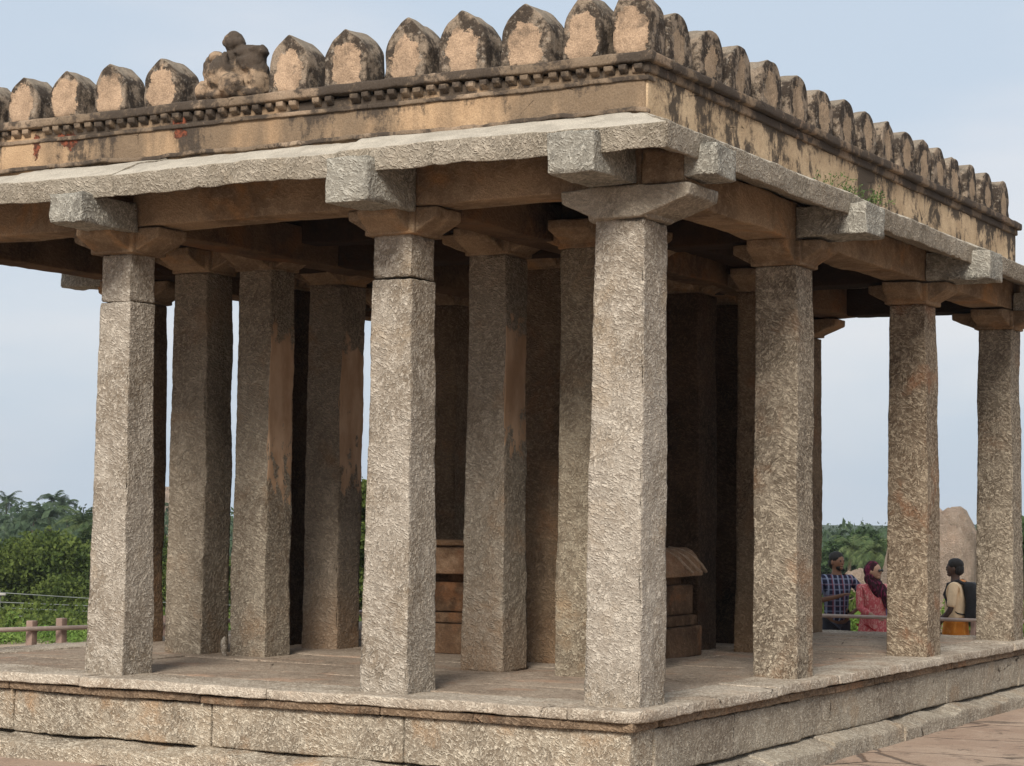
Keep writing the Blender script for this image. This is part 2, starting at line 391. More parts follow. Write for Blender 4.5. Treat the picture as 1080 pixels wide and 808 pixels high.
def ground_mat():
    m = NT('ground_earth'); geo = m.n('ShaderNodeNewGeometry'); m.co = geo.outputs['Position']
    c = m.mix(m.ramp(m.noise(.9, 5, .6), .35, .65), (.31, .215, .155), (.39, .29, .215))
    c = m.mix(m.ramp(m.noise(3.1, 5, .7, .5, co=m.map((1, 1, 1), rot=(0, 0, .5))), .52, .66, 0, .85), c, (.12, .088, .065))
    c = m.mix(m.ramp(m.noise(6, 4, .6), .55, .75, 0, .6), c, (.44, .33, .25))
    g = m.mix(m.ramp(m.noise(.6, 5, .7), .4, .6), (.09, .11, .035), (.15, .16, .05))
    D = m.n('ShaderNodeVectorMath', operation='DOT_PRODUCT'); m.lk(m.co, D.inputs[0]); D.inputs[1].default_value = (CF.x, CF.y, 0)
    d0 = m.math('SUBTRACT', D.outputs['Value'], CC.x*CF.x+CC.y*CF.y)
    f = m.ramp(m.math('ADD', d0, m.math('MULTIPLY', m.noise(.4, 4, .7), 8.0)), 33, 38)
    c = m.mix(f, c, g)
    c = m.mix(m.ramp(d0, 60, 110), c, (.04, .06, .028))
    c = m.mulc(c, m.ramp(m.noise(90, 3, .7), .3, .7, .8, 1.15))
    v = m.n('ShaderNodeTexVoronoi', feature='DISTANCE_TO_EDGE'); m.lk(m.map((.55, .8, 1)), v.inputs['Vector']); v.inputs['Scale'].default_value = 1
    cr = m.ramp(m.math('ADD', v.outputs['Distance'], m.math('MULTIPLY', m.noise(6, 4, .7), .03)), .018, .03, 1, 0)
    c = m.mix(m.math('MULTIPLY', cr, .7), c, (.06, .042, .03))
    h = m.math('SUBTRACT', m.math('ADD', m.noise(9, 6, .65), m.math('MULTIPLY', m.noise(50, 3, .7), .4)), cr)
    return m.done(c, .92, m.bump(h, .8, .03), .25)
g = MB().add(np.stack([X.ravel(), Y.ravel(), Z.ravel()], 1), [np.stack([a, a+len(gy), a+len(gy)+1, a+1], 1)]).build('ground', ground_mat())
tag(g, kind='structure')

# ------------------------------------------------------------------ the pavilion
pav = link('stone_pavilion', None, loc=(-3, 3.9, -.56))
tag(pav, 'open granite pavilion with chiselled square pillars, thick eaves and a scalloped plaster parapet', 'pavilion')
PO = Vector(pav.location)
def part(mb, name, mat, parent=None, loc=None, smooth=True):
    """build with mesh in world coordinates, parented without moving it"""
    o = mb.build(name, mat, None, smooth=smooth)
    p = parent or pav
    o.parent = p
    base = PO.copy()
    o.location = (Vector(loc) if loc else Vector((0, 0, 0)))-wpos(p)
    return o
def wpos(p):
    v = Vector((0, 0, 0))
    while p is not None: v += Vector(p.location); p = p.parent
    return v

H = 2.9; XW = -6.02; COLX = [0, -1.61, -3.9, XW]; COLY = [0, 2.52, 5.39, 7.92]
EX, SY, WX, NY = .28, -.41, -6.33, 8.45      # platform top edges
# paving
mb = MB(); rr = random.Random(3)
y = SY+.52; rows = []
while y < NY-.45: 
    h = rr.uniform(.62, .95); h = min(h, NY-.45-y)
    if NY-.45-y-h < .3: h = NY-.45-y
    rows.append((y, y+h)); y += h
for k, (y0, y1) in enumerate(rows):
    x = WX+.45
    while x < EX-.46:
        w = rr.uniform(1.1, 2.3); 
        if EX-.45-x-w < .6: w = EX-.45-x
        dz = rr.uniform(-.008, .0)
        mb.add(*rough_box((x+.007, y0+.007, -.16), (x+w-.007, y1-.007, dz), .09, .008, .006, .002, seed=rr.randrange(99)))
        x += w
plat = part(mb, 'platform', M['slab'])
def coping_run(horizontal, a, b, fixed0, fixed1, seed, cuts=None):
    r2 = random.Random(seed); mbb = MB(); x = a
    while x < b-.01:
        w = r2.uniform(1.15, 2.1) if not cuts else cuts.pop(0)
        if b-x-w < .8: w = b-x
        t = r2.uniform(-.008, .008); z0 = r2.uniform(-.004, .006)
        # splayed slab nosing: vertical lip with undercut below it
        if horizontal:
            s = -1 if fixed1 < fixed0 else 1; out = abs(fixed1-fixed0)
            pf = [(0, 0), (out-.002, .0), (out+.004+t, -.062), (out-.02, -.067), (0, -.07)]
            mbb.add(*prism(pf, w-.008, (x+.004, fixed0, z0), (1, 0, 0), (0, s, 0), (0, 0, 1), .03, .007, .006, .0035, r2.randrange(99)))
        else:
            s = -1 if fixed1 < fixed0 else 1; out = abs(fixed1-fixed0)
            pf = [(0, 0), (out-.002, .0), (out+.004+t, -.062), (out-.02, -.067), (0, -.07)]
            mbb.add(*prism(pf, w-.008, (fixed0, x+.004, z0), (0, 1, 0), (s, 0, 0), (0, 0, 1), .03, .007, .006, .0035, r2.randrange(99)))
        x += w
    return mbb
cmb = coping_run(True, WX, -.18, SY+.51, SY, 5, [2.43, 1.55, 2.2])
cmb2 = coping_run(False, .14, NY, EX-.44, EX, 9)
# the corner slab turns the corner with a clipped tip
pf = [(-.176, .1), (-.176, -.41), (.19, -.425), (.262, -.36), (.285, -.27), (.285, .136), (-.15, .1)]
V1, P1 = prism(pf, .070, (0, 0, -.070), (0, 0, 1), (1, 0, 0), (0, 1, 0), .03, .012, .006, .003, 4)
zz = (V1[:, 2]+.07)/.07; kk = np.clip(1-zz/.3, 0, 1)[:, None]*.1; cc = np.array([-.3, .3])
V1[:, :2] += (cc-V1[:, :2])/np.linalg.norm(cc-V1[:, :2], axis=1, keepdims=True)*kk*.05
cmb.add(V1, P1)
for q in (cmb2, coping_run(True, WX, EX-.45, NY-.45, NY, 14), coping_run(False, SY+.52, NY-.46, WX+.45, WX, 15)):
    cmb.V += q.V; cmb.P += [p+cmb.n for p in q.P]; cmb.n += q.n
part(cmb, 'coping', M['coping'], plat)
M['bed'] = stone('coping_bed_stone', (.20, .135, .085), (.30, .22, .15), (.09, .06, .04), (.28, .14, .07), .5, rs=44, bs=.8, cracks=1.4, seed=23.0)  # reddish-brown bed stone, deepened to include the shade below the lip
bm0 = MB()
for k, (a_, b_) in enumerate(((WX+.03, -4.55), (-4.55, -2.9), (-2.9, -1.5), (-1.5, .238))): bm0.add(*rough_box((a_+.004, SY+.026, -.119), (b_-.004, SY+.4, -.069), .03, .006, .006, .003, seed=k))
for k, (a_, b_) in enumerate(((.0, 2.0), (2.0, 3.7), (3.7, 5.6), (5.6, NY-.05))): bm0.add(*rough_box((EX-.4, a_+.004, -.119), (EX-.024, b_-.004, -.069), .03, .006, .006, .003, seed=k+9))
part(bm0, 'coping_bed', M['bed'], plat)
def wall_run(m_, horizontal, a, b, f_out, f_in, z0, z1, seed, wmin=1.2, wmax=2.4, slope=0, cuts=None, lw=.008, g=.004):
    r2 = random.Random(seed); x = a; n = 0
    while x < b-.01:
        w = r2.uniform(wmin, wmax) if not cuts or n >= len(cuts) else cuts[n]
        if b-x-w < .4: w = b-x
        n += 1
        lo, hi = min(f_out, f_in), max(f_out, f_in)
        if horizontal: Vb, Pb = rough_box((x+g, lo, z0), (x+w-g, hi, z1+r2.uniform(-.01, .01)), .035, .016, lw, .004, seed=r2.randrange(99))
        else: Vb, Pb = rough_box((lo, x+g, z0), (hi, x+w-g, z1+r2.uniform(-.01, .01)), .035, .016, lw, .004, seed=r2.randrange(99))
        if slope:
            k = 1 if horizontal else 0
            t = np.clip((Vb[:, k]-f_in)/(f_out-f_in), 0, 1)
            top = np.clip((Vb[:, 2]-z0)/(z1-z0), 0, 1)
            Vb[:, 2] -= slope*t**1.6*top
        m_.add(Vb, Pb); x += w
wm = MB()
wall_run(wm, True, WX+.1, .215, -.345, 0, -.405, -.122, 21, cuts=[1.68, 1.72, 1.48, 1.42, .2])
part(wm, 'wall_course', M['wall'], plat)
wm = MB()
wall_run(wm, False, -.05, NY-.08, .222, -.15, -.405, -.122, 22)
wall_run(wm, True, WX+.1, .2, NY-.08, NY-.4, -.405, -.122, 23, 2, 3)
wall_run(wm, False, -.3, NY-.08, WX+.07, WX+.4, -.405, -.122, 24, 2, 3)
part(wm, 'wall_course', M['wall2'], plat)
wm = MB()
wall_run(wm, True, WX+.02, .34, -.50, -.1, -.75, -.395, 25, 1.0, 2.0, .06, [1.75, 1.62, 1.9, 1.2], .022, .007)
part(wm, 'footing_course', M['wall'], plat)
wm = MB()
wall_run(wm, False, -.08, NY, .37, 0, -.75, -.395, 26, .8, 1.7, .07, None, .024, .010)
wall_run(wm, True, WX, .3, NY+.05, NY-.3, -1.2, -.395, 27, 2, 3, .05)
wall_run(wm, False, -.5, NY, WX-.05, WX+.3, -1.2, -.395, 28, 2, 3, .05)
part(wm, 'footing_course', M['wall2'], plat)

# pillars
def capital(x, y, z, arms, mat, parent, seed, w=.30, hgt=.175):
    mb = MB()
    for (dx, dy, L) in arms:
        if dx: A, U = (0, 1, 0), (dx, 0, 0)
        else: A, U = (1, 0, 0), (0, dy, 0)
        pf = [(-.05, 0), (.15, 0), (L, hgt*.60), (L+.004, hgt-.005), (-.05, hgt)]
        O = (x-(w/2 if dy else 0), y-(w/2 if dx else 0), z+.004)
        mb.add(*prism(pf, w, O, A, U, (0, 0, 1), .03, .012, .010, .004, seed)); seed += 1
    mb.add(*rough_box((x-.185, y-.185, z+.002), (x+.185, y+.185, z+hgt-.002), .04, .012, .006, .003, seed=seed))
    return part(mb, 'capital', mat, parent)
def pillar(x, y, mat, seed, wb=.335, wt=.30, h=H, res=.018, joint=None, lean=(0, 0), cap_arms=None, cap_mat=None, capw=.3, caph=.175, z0=-.02):
    mb = MB()
    segs = [(z0, h)] if joint is None else [(z0, joint-.004), (joint+.004, h)]
    for k, (a, b) in enumerate(segs):
        shr = .006 if k else 0
        V, P = rough_box((-wb/2+shr, -wb/2+shr, a), (wb/2-shr, wb/2-shr, b), res, .009, .009, .0028, .0022, seed+k*7)
        t = V[:, 2:3]/h
        V[:, :2] *= 1+(wt/wb-1)*t + .03*np.sin(t*3.1+seed)*(t < 1)
        V[:, 0] += x+lean[0]*t[:, 0]; V[:, 1] += y+lean[1]*t[:, 0]
        mb.add(V, P)
    p = part(mb, 'pillar', mat)
    if cap_arms: capital(x+lean[0], y+lean[1], h, cap_arms, cap_mat or M['beam'], p, seed+50, capw, caph)
    return p
A4 = lambda a, b=None, c=None, d=None: [(-1, 0, a), (1, 0, b or a), (0, -1, c or a), (0, 1, d or a)]
pillar(0, 0, M['col0'], 1, .355, .335, joint=None, lean=(.02, 0), cap_arms=A4(.375, .47, .21, .3), cap_mat=M['capgrey'], capw=.42, caph=.195)
pillar(-1.61, 0, M['col1'], 2, .345, .30, joint=2.63, cap_arms=A4(.34), lean=(.0, 0))
pillar(-3.9, 0, M['col2'], 3, .335, .27, joint=2.57, cap_arms=A4(.38), lean=(-.0, 0))
pillar(XW, 0, M['col3'], 4, cap_arms=A4(.38))
pillar(0, 2.52, M['colr'], 5, .34, .30, cap_arms=A4(.34))
pillar(0, 5.39, M['colr2'], 6, .35, .30, cap_arms=A4(.34), res=.022)
pillar(0, 7.92, M['colr'], 7, .345, .31, cap_arms=A4(.42), res=.022)
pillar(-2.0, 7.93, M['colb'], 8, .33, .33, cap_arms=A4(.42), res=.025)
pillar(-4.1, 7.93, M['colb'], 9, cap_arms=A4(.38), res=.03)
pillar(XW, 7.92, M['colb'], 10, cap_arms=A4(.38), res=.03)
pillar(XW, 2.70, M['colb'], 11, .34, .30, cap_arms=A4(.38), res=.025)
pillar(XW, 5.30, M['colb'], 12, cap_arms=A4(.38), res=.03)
HI = 3.02
pillar(-4.78, 1.97, M['colmid'], 13, .36, .33, h=HI, cap_arms=A4(.4), res=.02)
pillar(-4.20, 2.03, M['colp1'], 14, .33, .32, h=HI, cap_arms=A4(.4), res=.02)
pillar(-2.03, 1.95, M['colp3'], 15, .35, .32, h=HI, cap_arms=A4(.4), res=.02)
pillar(-1.22, 1.88, M['colmid2'], 16, .36, .33, h=HI, cap_arms=A4(.4), res=.02)
pillar(-4.26, 3.10, M['colp2'], 17, .36, .33, h=HI, cap_arms=A4(.4), res=.025)
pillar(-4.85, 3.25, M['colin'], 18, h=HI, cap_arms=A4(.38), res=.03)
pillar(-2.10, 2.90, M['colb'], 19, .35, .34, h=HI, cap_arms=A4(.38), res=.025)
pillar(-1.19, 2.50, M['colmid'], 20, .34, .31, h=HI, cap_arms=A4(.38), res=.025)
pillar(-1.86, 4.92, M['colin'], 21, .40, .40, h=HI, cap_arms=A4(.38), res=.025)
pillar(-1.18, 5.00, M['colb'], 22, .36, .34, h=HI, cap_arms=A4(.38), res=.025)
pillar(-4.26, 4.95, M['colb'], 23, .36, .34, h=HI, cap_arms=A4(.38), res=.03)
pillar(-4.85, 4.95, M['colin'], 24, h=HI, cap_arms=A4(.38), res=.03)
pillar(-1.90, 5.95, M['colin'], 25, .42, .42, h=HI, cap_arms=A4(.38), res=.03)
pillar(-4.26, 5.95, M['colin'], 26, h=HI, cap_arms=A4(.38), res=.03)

# beams : long north-south beams whose ends jut out, cross beams butted between them
ZB = 3.08; ZT = 3.36
def beam(lo, hi, mat, seed, name='beam', res=.05):
    mb = MB(); mb.add(*rough_box(lo, hi, res, .014, .010, .003, seed=seed)); return part(mb, name, mat)
for k, (x, w, jut) in enumerate(((0, .32, 0), (-1.61, .30, 0), (-3.9, .30, 0), (XW, .30, 0))):
    y = -.16
    for n, y1 in enumerate((2.50, 5.38, 8.08)):
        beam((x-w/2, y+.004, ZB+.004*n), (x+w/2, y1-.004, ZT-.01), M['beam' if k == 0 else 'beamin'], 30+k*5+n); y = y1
for k, y in enumerate(COLY):
    xs = [XW+.155, -3.9-.153, -3.9+.153, -1.61-.153, -1.61+.153, -.163]
    for n in range(3):
        yy = y+(.0 if k else .0)
        beam((xs[2*n], yy-.155, ZB+.006), (xs[2*n+1], yy+.145, ZT-.012), M['beam' if k == 0 else 'inshade'], 50+k*5+n)
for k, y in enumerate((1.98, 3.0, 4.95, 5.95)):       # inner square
    beam((-5.1, y-.13, 3.205), (-.95, y+.13, 3.40), M['inshade'], 70+k)
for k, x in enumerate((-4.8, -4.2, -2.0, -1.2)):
    beam((x-.12, 1.6, 3.215), (x+.12, 6.3, 3.41), M['inshade'], 75+k)
# projecting beam ends under the eaves
def jut(lo, hi, seed, mat='block', skew=0):
    mb = MB(); V, P = rough_box(lo, hi, .028,   .009, .010, .005, .003, seed=seed, cscale=(22, 22, 22))
    mb.add(V, P); return part(mb, 'projecting_beam_end', M[mat])
jut((-1.72, -.74, 3.035), (-1.43, -.17, 3.315), 81)
jut((-.17, -.73, 3.10), (.14, -.17, 3.34), 82)
jut((-3.95, -.76, 3.04), (-3.68, -.17, 3.235), 83)
jut((.17, -.19, 3.10), (.46, .10, 3.31), 84, 'beam')
jut((.455, -.185, 3.13), (.665, .10, 3.32), 85)
jut((.17, 2.34, 3.10), (.68, 2.70, 3.315), 86)
jut((.17, 5.22, 3.085), (.70, 5.60, 3.315), 87)
jut((.17, 7.78, 3.07), (.62, 8.06, 3.25), 88)
for x in (-5.9, -4.1, -2.0, -.1): jut((x-.14, 8.09, 3.08), (x+.14, 8.62, 3.28), 89+int(-x))
for y in (-.1, 2.6, 5.3, 7.9): jut((XW-.72, y-.14, 3.06), (XW-.17, y+.14, 3.27), 95+int(y))

# roof body
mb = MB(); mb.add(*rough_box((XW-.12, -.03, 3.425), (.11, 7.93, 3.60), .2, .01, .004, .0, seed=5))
part(mb, 'roof_slab', M['inshade'])
# eave slabs, mitred at the corners. u = outward distance, v = height
EO = .56
def eave_side(O, A, U, L, cuts, out, seed):
    """O: start corner at wall line (u=0), A along, U outward"""
    out_pf = [(-.16, 3.455), (out-.01, 3.215), (out+.012, 3.36), (.30, 3.475), (-.16, 3.585)]
    pts = [0]+cuts+[L]
    for n in range(len(pts)-1):
        a, b = pts[n], pts[n+1]
        r3 = random.Random(seed+n)
        dz = r3.uniform(-.008, .012); du = r3.uniform(-.015, .02)
        pf = [(u+(du if u > .4 else 0), v+dz) for u, v in out_pf]
        first, last = n == 0, n == len(pts)-2
        def sf(x, u, v, a=a, b=b, first=first, last=last):
            t = (x)/(b-a)
            lo = (-u if first else 0.005); hi = (b-a)+(u if last else -.005)
            return lo+(hi-lo)*t+0*u
        mbx = MB().add(*prism(pf, b-a, Vector(O)+Vector(A)*a, A, U, (0, 0, 1), .03, .008, .010, .006, seed+n*3, s_fn=sf))
        part(mbx, 'eave_slab', M['eave'])
wS, wE, wN, wW = -.09, .0, 8.0, XW-.1
eave_side((wW, wS, 0), (1, 0, 0), (0, -1, 0), wE-wW, [1.55, 2.62, 4.42], EO, 100)
eave_side((wE, wS, 0), (0, 1, 0), (1, 0, 0), wN-wS, [3.02, 5.62], EO, 110)
eave_side((wE, wN, 0), (-1, 0, 0), (0, 1, 0), wE-wW, [2.0, 4.1], EO, 120)
eave_side((wW, wN, 0), (0, -1, 0), (-1, 0, 0), wN-wS, [2.5, 5.2], EO, 130)

# parapet walls (plastered brick)
pS, pE, pN, pW = -.07, .15, 7.96, XW-.16
ptop = 3.85
bricks = [((-4.72, 0, 3.74), .035, .08), ((-4.42, 0, 3.76), .085, .06), ((-3.42, 0, 3.79), .075, .045), ((-3.42, 0, 3.72), .05, .04)]
MS = plaster_mat('parapet_plaster_south', .11, 1.0, bricks, topz=3.86, tan=(.44, .30, .18), tan2=(.33, .215, .125))
ME = plaster_mat('parapet_plaster_east', .185, 3.0, topz=3.88, tan=(.54, .40, .255), tan2=(.38, .27, .165), streak=.6, soft=None)
ML = plaster_mat('ledge_plaster', .22, 5.0, tan=(.34, .255, .18), tan2=(.22, .155, .105), streak=1)
MLE = plaster_mat('ledge_plaster_east', .26, 6.0, tan=(.32, .23, .15), tan2=(.18, .12, .085), streak=1)
par = part(MB().add(*rough_box((pW+.1, pS, 3.50), (pE-.012, pS+.30, ptop), .05, .008, .005, .0015, seed=61)), 'parapet', MS)
part(MB().add(*rough_box((pE-.30, pS+.012, 3.50), (pE, pN, ptop-.001), .05, .008, .005, .0015, seed=62)), 'parapet_wall', ME, par)
part(MB().add(*rough_box((pW, pS+.01, 3.50), (pW+.3, pN-.01, ptop-.002), .1, .008, .005, .0015, seed=63)), 'parapet_wall', ME, par)
part(MB().add(*rough_box((pW+.01, pN-.3, 3.50), (pE-.01, pN-.012, ptop-.003), .1, .008, .005, .0015, seed=64)), 'parapet_wall', ME, par)
# ledge and fillet
def ledge(side, z0, z1, out, mat, name, seed):
    if side == 'S': lo, hi = (pW-.03, pS-out, z0), (pE+out, pS+.27, z1)
    else: lo, hi = (pE-.27, pS+.28, z0), (pE+out, pN+.05, z1)
    o = part(MB().add(*rough_box(lo, hi, .045, .014, .007, .004, seed=seed)), name, mat, par)
ledge('S', 3.862, 3.925, .055, ML, 'cornice', 65); ledge('E', 3.862, 3.925, .055, MLE, 'cornice', 66)
mb = MB().add(*rough_box((pW-.02, pS-.018, 3.755), (pE+.012, pS+.1, 3.785), .05, .008, .005, .003, seed=67)); part(mb, 'string_course', ML, par)
mb = MB().add(*rough_box((pE-.1, pS-.016, 3.80), (pE+.02, pN+.02, 3.864), .05, .014, .005, .003, seed=68)); part(mb, 'string_course', MLE, par)
mb = MB().add(*rough_box((pW, pS-.03, 3.555), (pE+.004, pS+.1, 3.585), .04, .008, .014, .008, seed=71)); part(mb, 'base_fillet', ML, par)
# dentils: small wedge brackets under the south ledge
r4 = random.Random(8); x = -6.1; nd = 0
mb = MB()
while x < pE-.02:
    w = r4.uniform(.05, .062)
    if r4.random() > .04:
        pf = [(0, 0), (.048, .028), (.05, .058), (0, .062)]
        part(MB().add(*prism(pf, w, (x, pS+.004, 3.80), (1, 0, 0), (0, -1, 0), (0, 0, 1), .02, .005, .006, .003, r4.randrange(99))), 'dentil', ML, par)
    x += .098

# merlons
def merlon_mat(name, face, dark, side, oval, seed, edge=.0):
    m = NT(name); o = m.co
    rnd = m.n('ShaderNodeObjectInfo').outputs['Random']
    off = m.n('ShaderNodeVectorMath', operation='ADD'); m.lk(m.co, off.inputs[0])
    cb = m.n('ShaderNodeCombineXYZ'); 
    for k in range(3): m.lk(m.math('MULTIPLY', rnd, 37.0+k*11), cb.inputs[k])
    m.lk(cb.outputs[0], off.inputs[1]); m.co = off.outputs[0]
    s = m.sep(o); u = s[0] if side == 'S' else s[1]; z = s[2]
    d = m.math('SQRT', m.math('ADD', m.math('POWER', m.math('DIVIDE', u, oval[0]), 2.0), m.math('POWER', m.math('DIVIDE', m.math('SUBTRACT', z, oval[1]), oval[2]), 2.0)))
    d = m.math('ADD', d, m.math('MULTIPLY', m.math('SUBTRACT', m.noise(11, 5, .7), .5), oval[3]))
    geo = m.n('ShaderNodeNewGeometry'); N = m.sep(geo.outputs['Normal'])
    fm = m.ramp(m.math('MULTIPLY', N[1], -1.0), .5, .8) if side == 'S' else m.ramp(N[0], .5, .8)
    mk = m.math('MULTIPLY', m.ramp(d, .95, 1.06, 1, 0), fm)
    mould = m.mix(m.ramp(m.noise(8, 5, .7), .46, .6), dark, (.24, .185, .135))
    mould = m.mix(m.ramp(m.noise(30, 4, .7), .55, .7, 0, .6), mould, (.36, .31, .25))
    # crest turns paler where the surface faces up
    mould = m.mix(m.ramp(m.math('ADD', N[2], m.math('MULTIPLY', m.noise(12, 4), .6)), .75, 1.1, 0, .75), mould, (.25, .205, .155))
    fc = m.mix(m.ramp(m.noise(7, 5, .7), .35, .7), face, tuple(v*.62 for v in face))
    fc = m.mix(m.ramp(m.noise(40, 4, .8), .6, .75, 0, .7), fc, (.12, .085, .06))
    fc = m.mix(m.ramp(m.math('ADD', m.noise(5, 6, .75, .4), m.math('MULTIPLY', z, .35)), .58, .72, 0, .75), fc, (.13, .095, .068))
    c = m.mix(mk, mould, fc)
    c = m.mulc(c, m.ramp(m.noise(110, 3, .7), .3, .7, .75, 1.2))
    h = m.math('ADD', m.noise(22, 5, .7), m.math('MULTIPLY', m.noise(90, 3, .7), .5))
    h = m.math('ADD', h, m.math('MULTIPLY', mk, .35))
    return m.done(c, .95, m.bump(h, .9, .014), .12)
MMS = merlon_mat('merlon_plaster_south', (.43, .30, .20), (.055, .042, .032), 'S', (.112, .12, .16, 1.5), 1)
MME = merlon_mat('merlon_plaster_east', (.37, .27, .18), (.045, .034, .026), 'E', (.095, .12, .13, 2.6), 2)
def arch(w, h, pointed):
    pts = [(-w/2, 0), (w/2, 0)]
    R = []
    for t in np.linspace(0, 1, 8):
        if pointed:
            R.append((w/2*(1-t**1.9*.97)+.015*math.sin(t*3.1), h*(.38+.62*t**.92)))
        else:
            a = t*math.pi/2; R.append((w/2*math.cos(a)**.85 if t < 1 else .008, h*(.42+.58*math.sin(a))))
    R[-1] = (.008, h)
    return pts+R+[(-u, v) for u, v in reversed(R)]
def merlon(side, c, w, h, dpt, seed, mat, pointed=True, z=3.925):
    pf = arch(w, h, pointed)
    if side == 'S': O, A, U = (0, dpt, -.006), (0, -1, 0), (1, 0, 0)
    else: O, A, U = (-dpt, 0, -.006), (1, 0, 0), (0, 1, 0)
    V, P = prism(pf, dpt, O, A, U, (0, 0, 1), .024, .012, .012, .006, seed)
    if pointed is False:   # outward face of the side row bulges
        pass
    o = MB().add(V, P).build('merlon', mat); o.parent = par
    o.location = Vector((c, pS-.01, z) if side == 'S' else (pE+.01, c, z))-wpos(par)
    q_ = random.Random(seed); o.rotation_euler = (q_.uniform(-.03, .02), q_.uniform(-.03, .03), q_.uniform(-.05, .05))
    return o
south = [(-5.66, .27, .33), (-5.24, .27, .335), (-4.87, .27, .335), (-4.455, .27, .345), (-4.035, .265, .345), (-3.585, .30, .355),
         (-2.50, .30, .39), (-2.04, .32, .395), (-1.585, .33, .40), (-1.145, .335, .405), (-.69, .35, .41), (-.285, .26, .42)]
for k, (c, w, h) in enumerate(south): merlon('S', c, w, h, random.Random(k).uniform(.22, .27), 200+k, MMS)
# corner merlon shows both faces
merlon('S', .045, .25, .44, .24, 230, MMS)
eys = [.38, .87, 1.35, 1.85, 2.38, 2.88, 3.38, 3.83, 4.30, 4.74, 5.19, 5.62, 6.07, 6.53, 7.04, 7.54]
for k, yv in enumerate(eys):
    if k == 0: yv = .40
    merlon('E', yv, .39+random.Random(k).uniform(-.02, .015), .335+random.Random(k+9).uniform(-.012, .012), .25, 240+k, MME, k % 5 == 3 and False)

# worn stucco figure seated on the parapet
def remesh(mb, voxel, disp=.0, seed=0, name='m'):
    me = new_mesh(name, np.concatenate(mb.V), mb.P)
    o = bpy.data.objects.new('t', me); COL.objects.link(o)
    r = o.modifiers.new('r', 'REMESH'); r.mode = 'VOXEL'; r.voxel_size = voxel; r.use_smooth_shade = True
    s = o.modifiers.new('s', 'SMOOTH'); s.iterations = 2
    dg = bpy.context.evaluated_depsgraph_get(); dg.update()
    out = bpy.data.meshes.new_from_object(o.evaluated_get(dg)); bpy.data.objects.remove(o)
    n = len(out.vertices); V = np.empty(n*3, np.float32); out.vertices.foreach_get('co', V); V = V.reshape(-1, 3).astype(float)
    V += vvec(V+seed, 9, seed)*disp+vvec(V+seed, 32, seed+3)*disp*.7
    out.vertices.foreach_set('co', V.astype(np.float32).ravel()); out.update()
    return out
sb = MB()
for c, r in (((0, .03, .10), (.24, .09, .12)), ((.03, .03, .22), (.19, .08, .13)), ((.19, .02, .17), (.08, .08, .13)), ((0, 0, .045), (.27, .12, .06)), ((-.07, -.05, .19), (.115, .10, .125)), ((-.20, -.03, .08), (.085, .10, .08)), ((.055, -.10, .095), (.095, .08, .09)),
             ((.14, .01, .27), (.115, .085, .10)), ((.10, .01, .335), (.10, .085, .045)), ((.20, .01, .33), (.075, .08, .05)), ((-.03, .02, .31), (.13, .08, .05)), ((.0, .0, .415), (.082, .075, .072)), ((.05, -.02, .40), (.05, .06, .04)),
             ((-.20, .02, .23), (.05, .07, .12)), ((-.15, .0, .33), (.055, .06, .045)), ((.22, .02, .10), (.07, .09, .09)), ((.0, -.10, .25), (.025, .03, .09)), ((-.07, -.02, .30), (.03, .09, .03))):
    sb.add(*ball(c, r))
sm = remesh(sb, .0095, .011, 3, 'carved_figure')
MF = plaster_mat('figure_stucco', .23, 9.0, tan=(.44, .31, .20), tan2=(.28, .195, .13), streak=1)
sm.materials.append(MF)
so = link('carved_figure', sm); so.parent = par; so.location = Vector((-3.03, pS+.09, 3.92))-wpos(par)
tag(so, 'worn stucco figure seated between the merlons')

# pedestal inside
ped = link('stone_pedestal', None, loc=(-2.5, 3.7, 0))
tag(ped, 'reddish stepped stone pedestal with a curved cornice, standing in the dark middle of the pavilion', 'pedestal')
def pp(mb, name, mat): 
    o = mb.build(name, mat); o.parent = ped; o.location = -Vector(ped.location); return o
def pbox(e, z0, z1, seed, w=(-3.62, -1.45, 3.12, 4.27)):
    return rough_box((w[0]-e, w[2]-e, z0), (w[1]+e, w[3]+e, z1), .05, .014, .006, .003, seed=seed)
pp(MB().add(*pbox(.03, 0, .24, 1)), 'base_course', M['ped'])
pp(MB().add(*pbox(0, .245, .33, 2)).add(*pbox(-.03, .33, .57, 3)), 'middle_course', M['ped'])
pp(MB().add(*pbox(-.10, .57, .66, 4)), 'neck_course', M['ped'])
mb = MB()
for (o_, a_, u_, L) in (((-3.5, 3.2, 0), (1, 0, 0), (0, -1, 0), 1.95), ((-1.55, 3.2, 0), (0, 1, 0), (1, 0, 0), .98)):
    pf = [(-.05, .65), (.13, .64), (.175, .645), (.178, .675), (.16, .70), (.15, .75), (.125, .80), (.085, .845), (.03, .87), (-.05, .87)]
    mb.add(*prism(pf, L+.02, o_, a_, u_, (0, 0, 1), .03, .006, .004, .002, 5))
mb.add(*pbox(-.12, .66, .85, 6))
pp(mb, 'cornice', M['ped2'])
for k in range(3):
    y_ = 3.62+k*.16
    pp(MB().add(*tube([(-1.60+.02*k, y_, .872), (-1.49, y_+.10, .845), (-1.425, y_+.20, .79), (-1.395, y_+.27, .73), (-1.372, min(4.26, y_+.36), .672)], [.012, .016, .017, .017, .014], 8)), 'rib', M['rib'])
pp(MB().add(*pbox(.03, .865, .91, 7, (-3.62, -2.3, 3.12, 3.6))), 'top_slab', M['pedtop'])

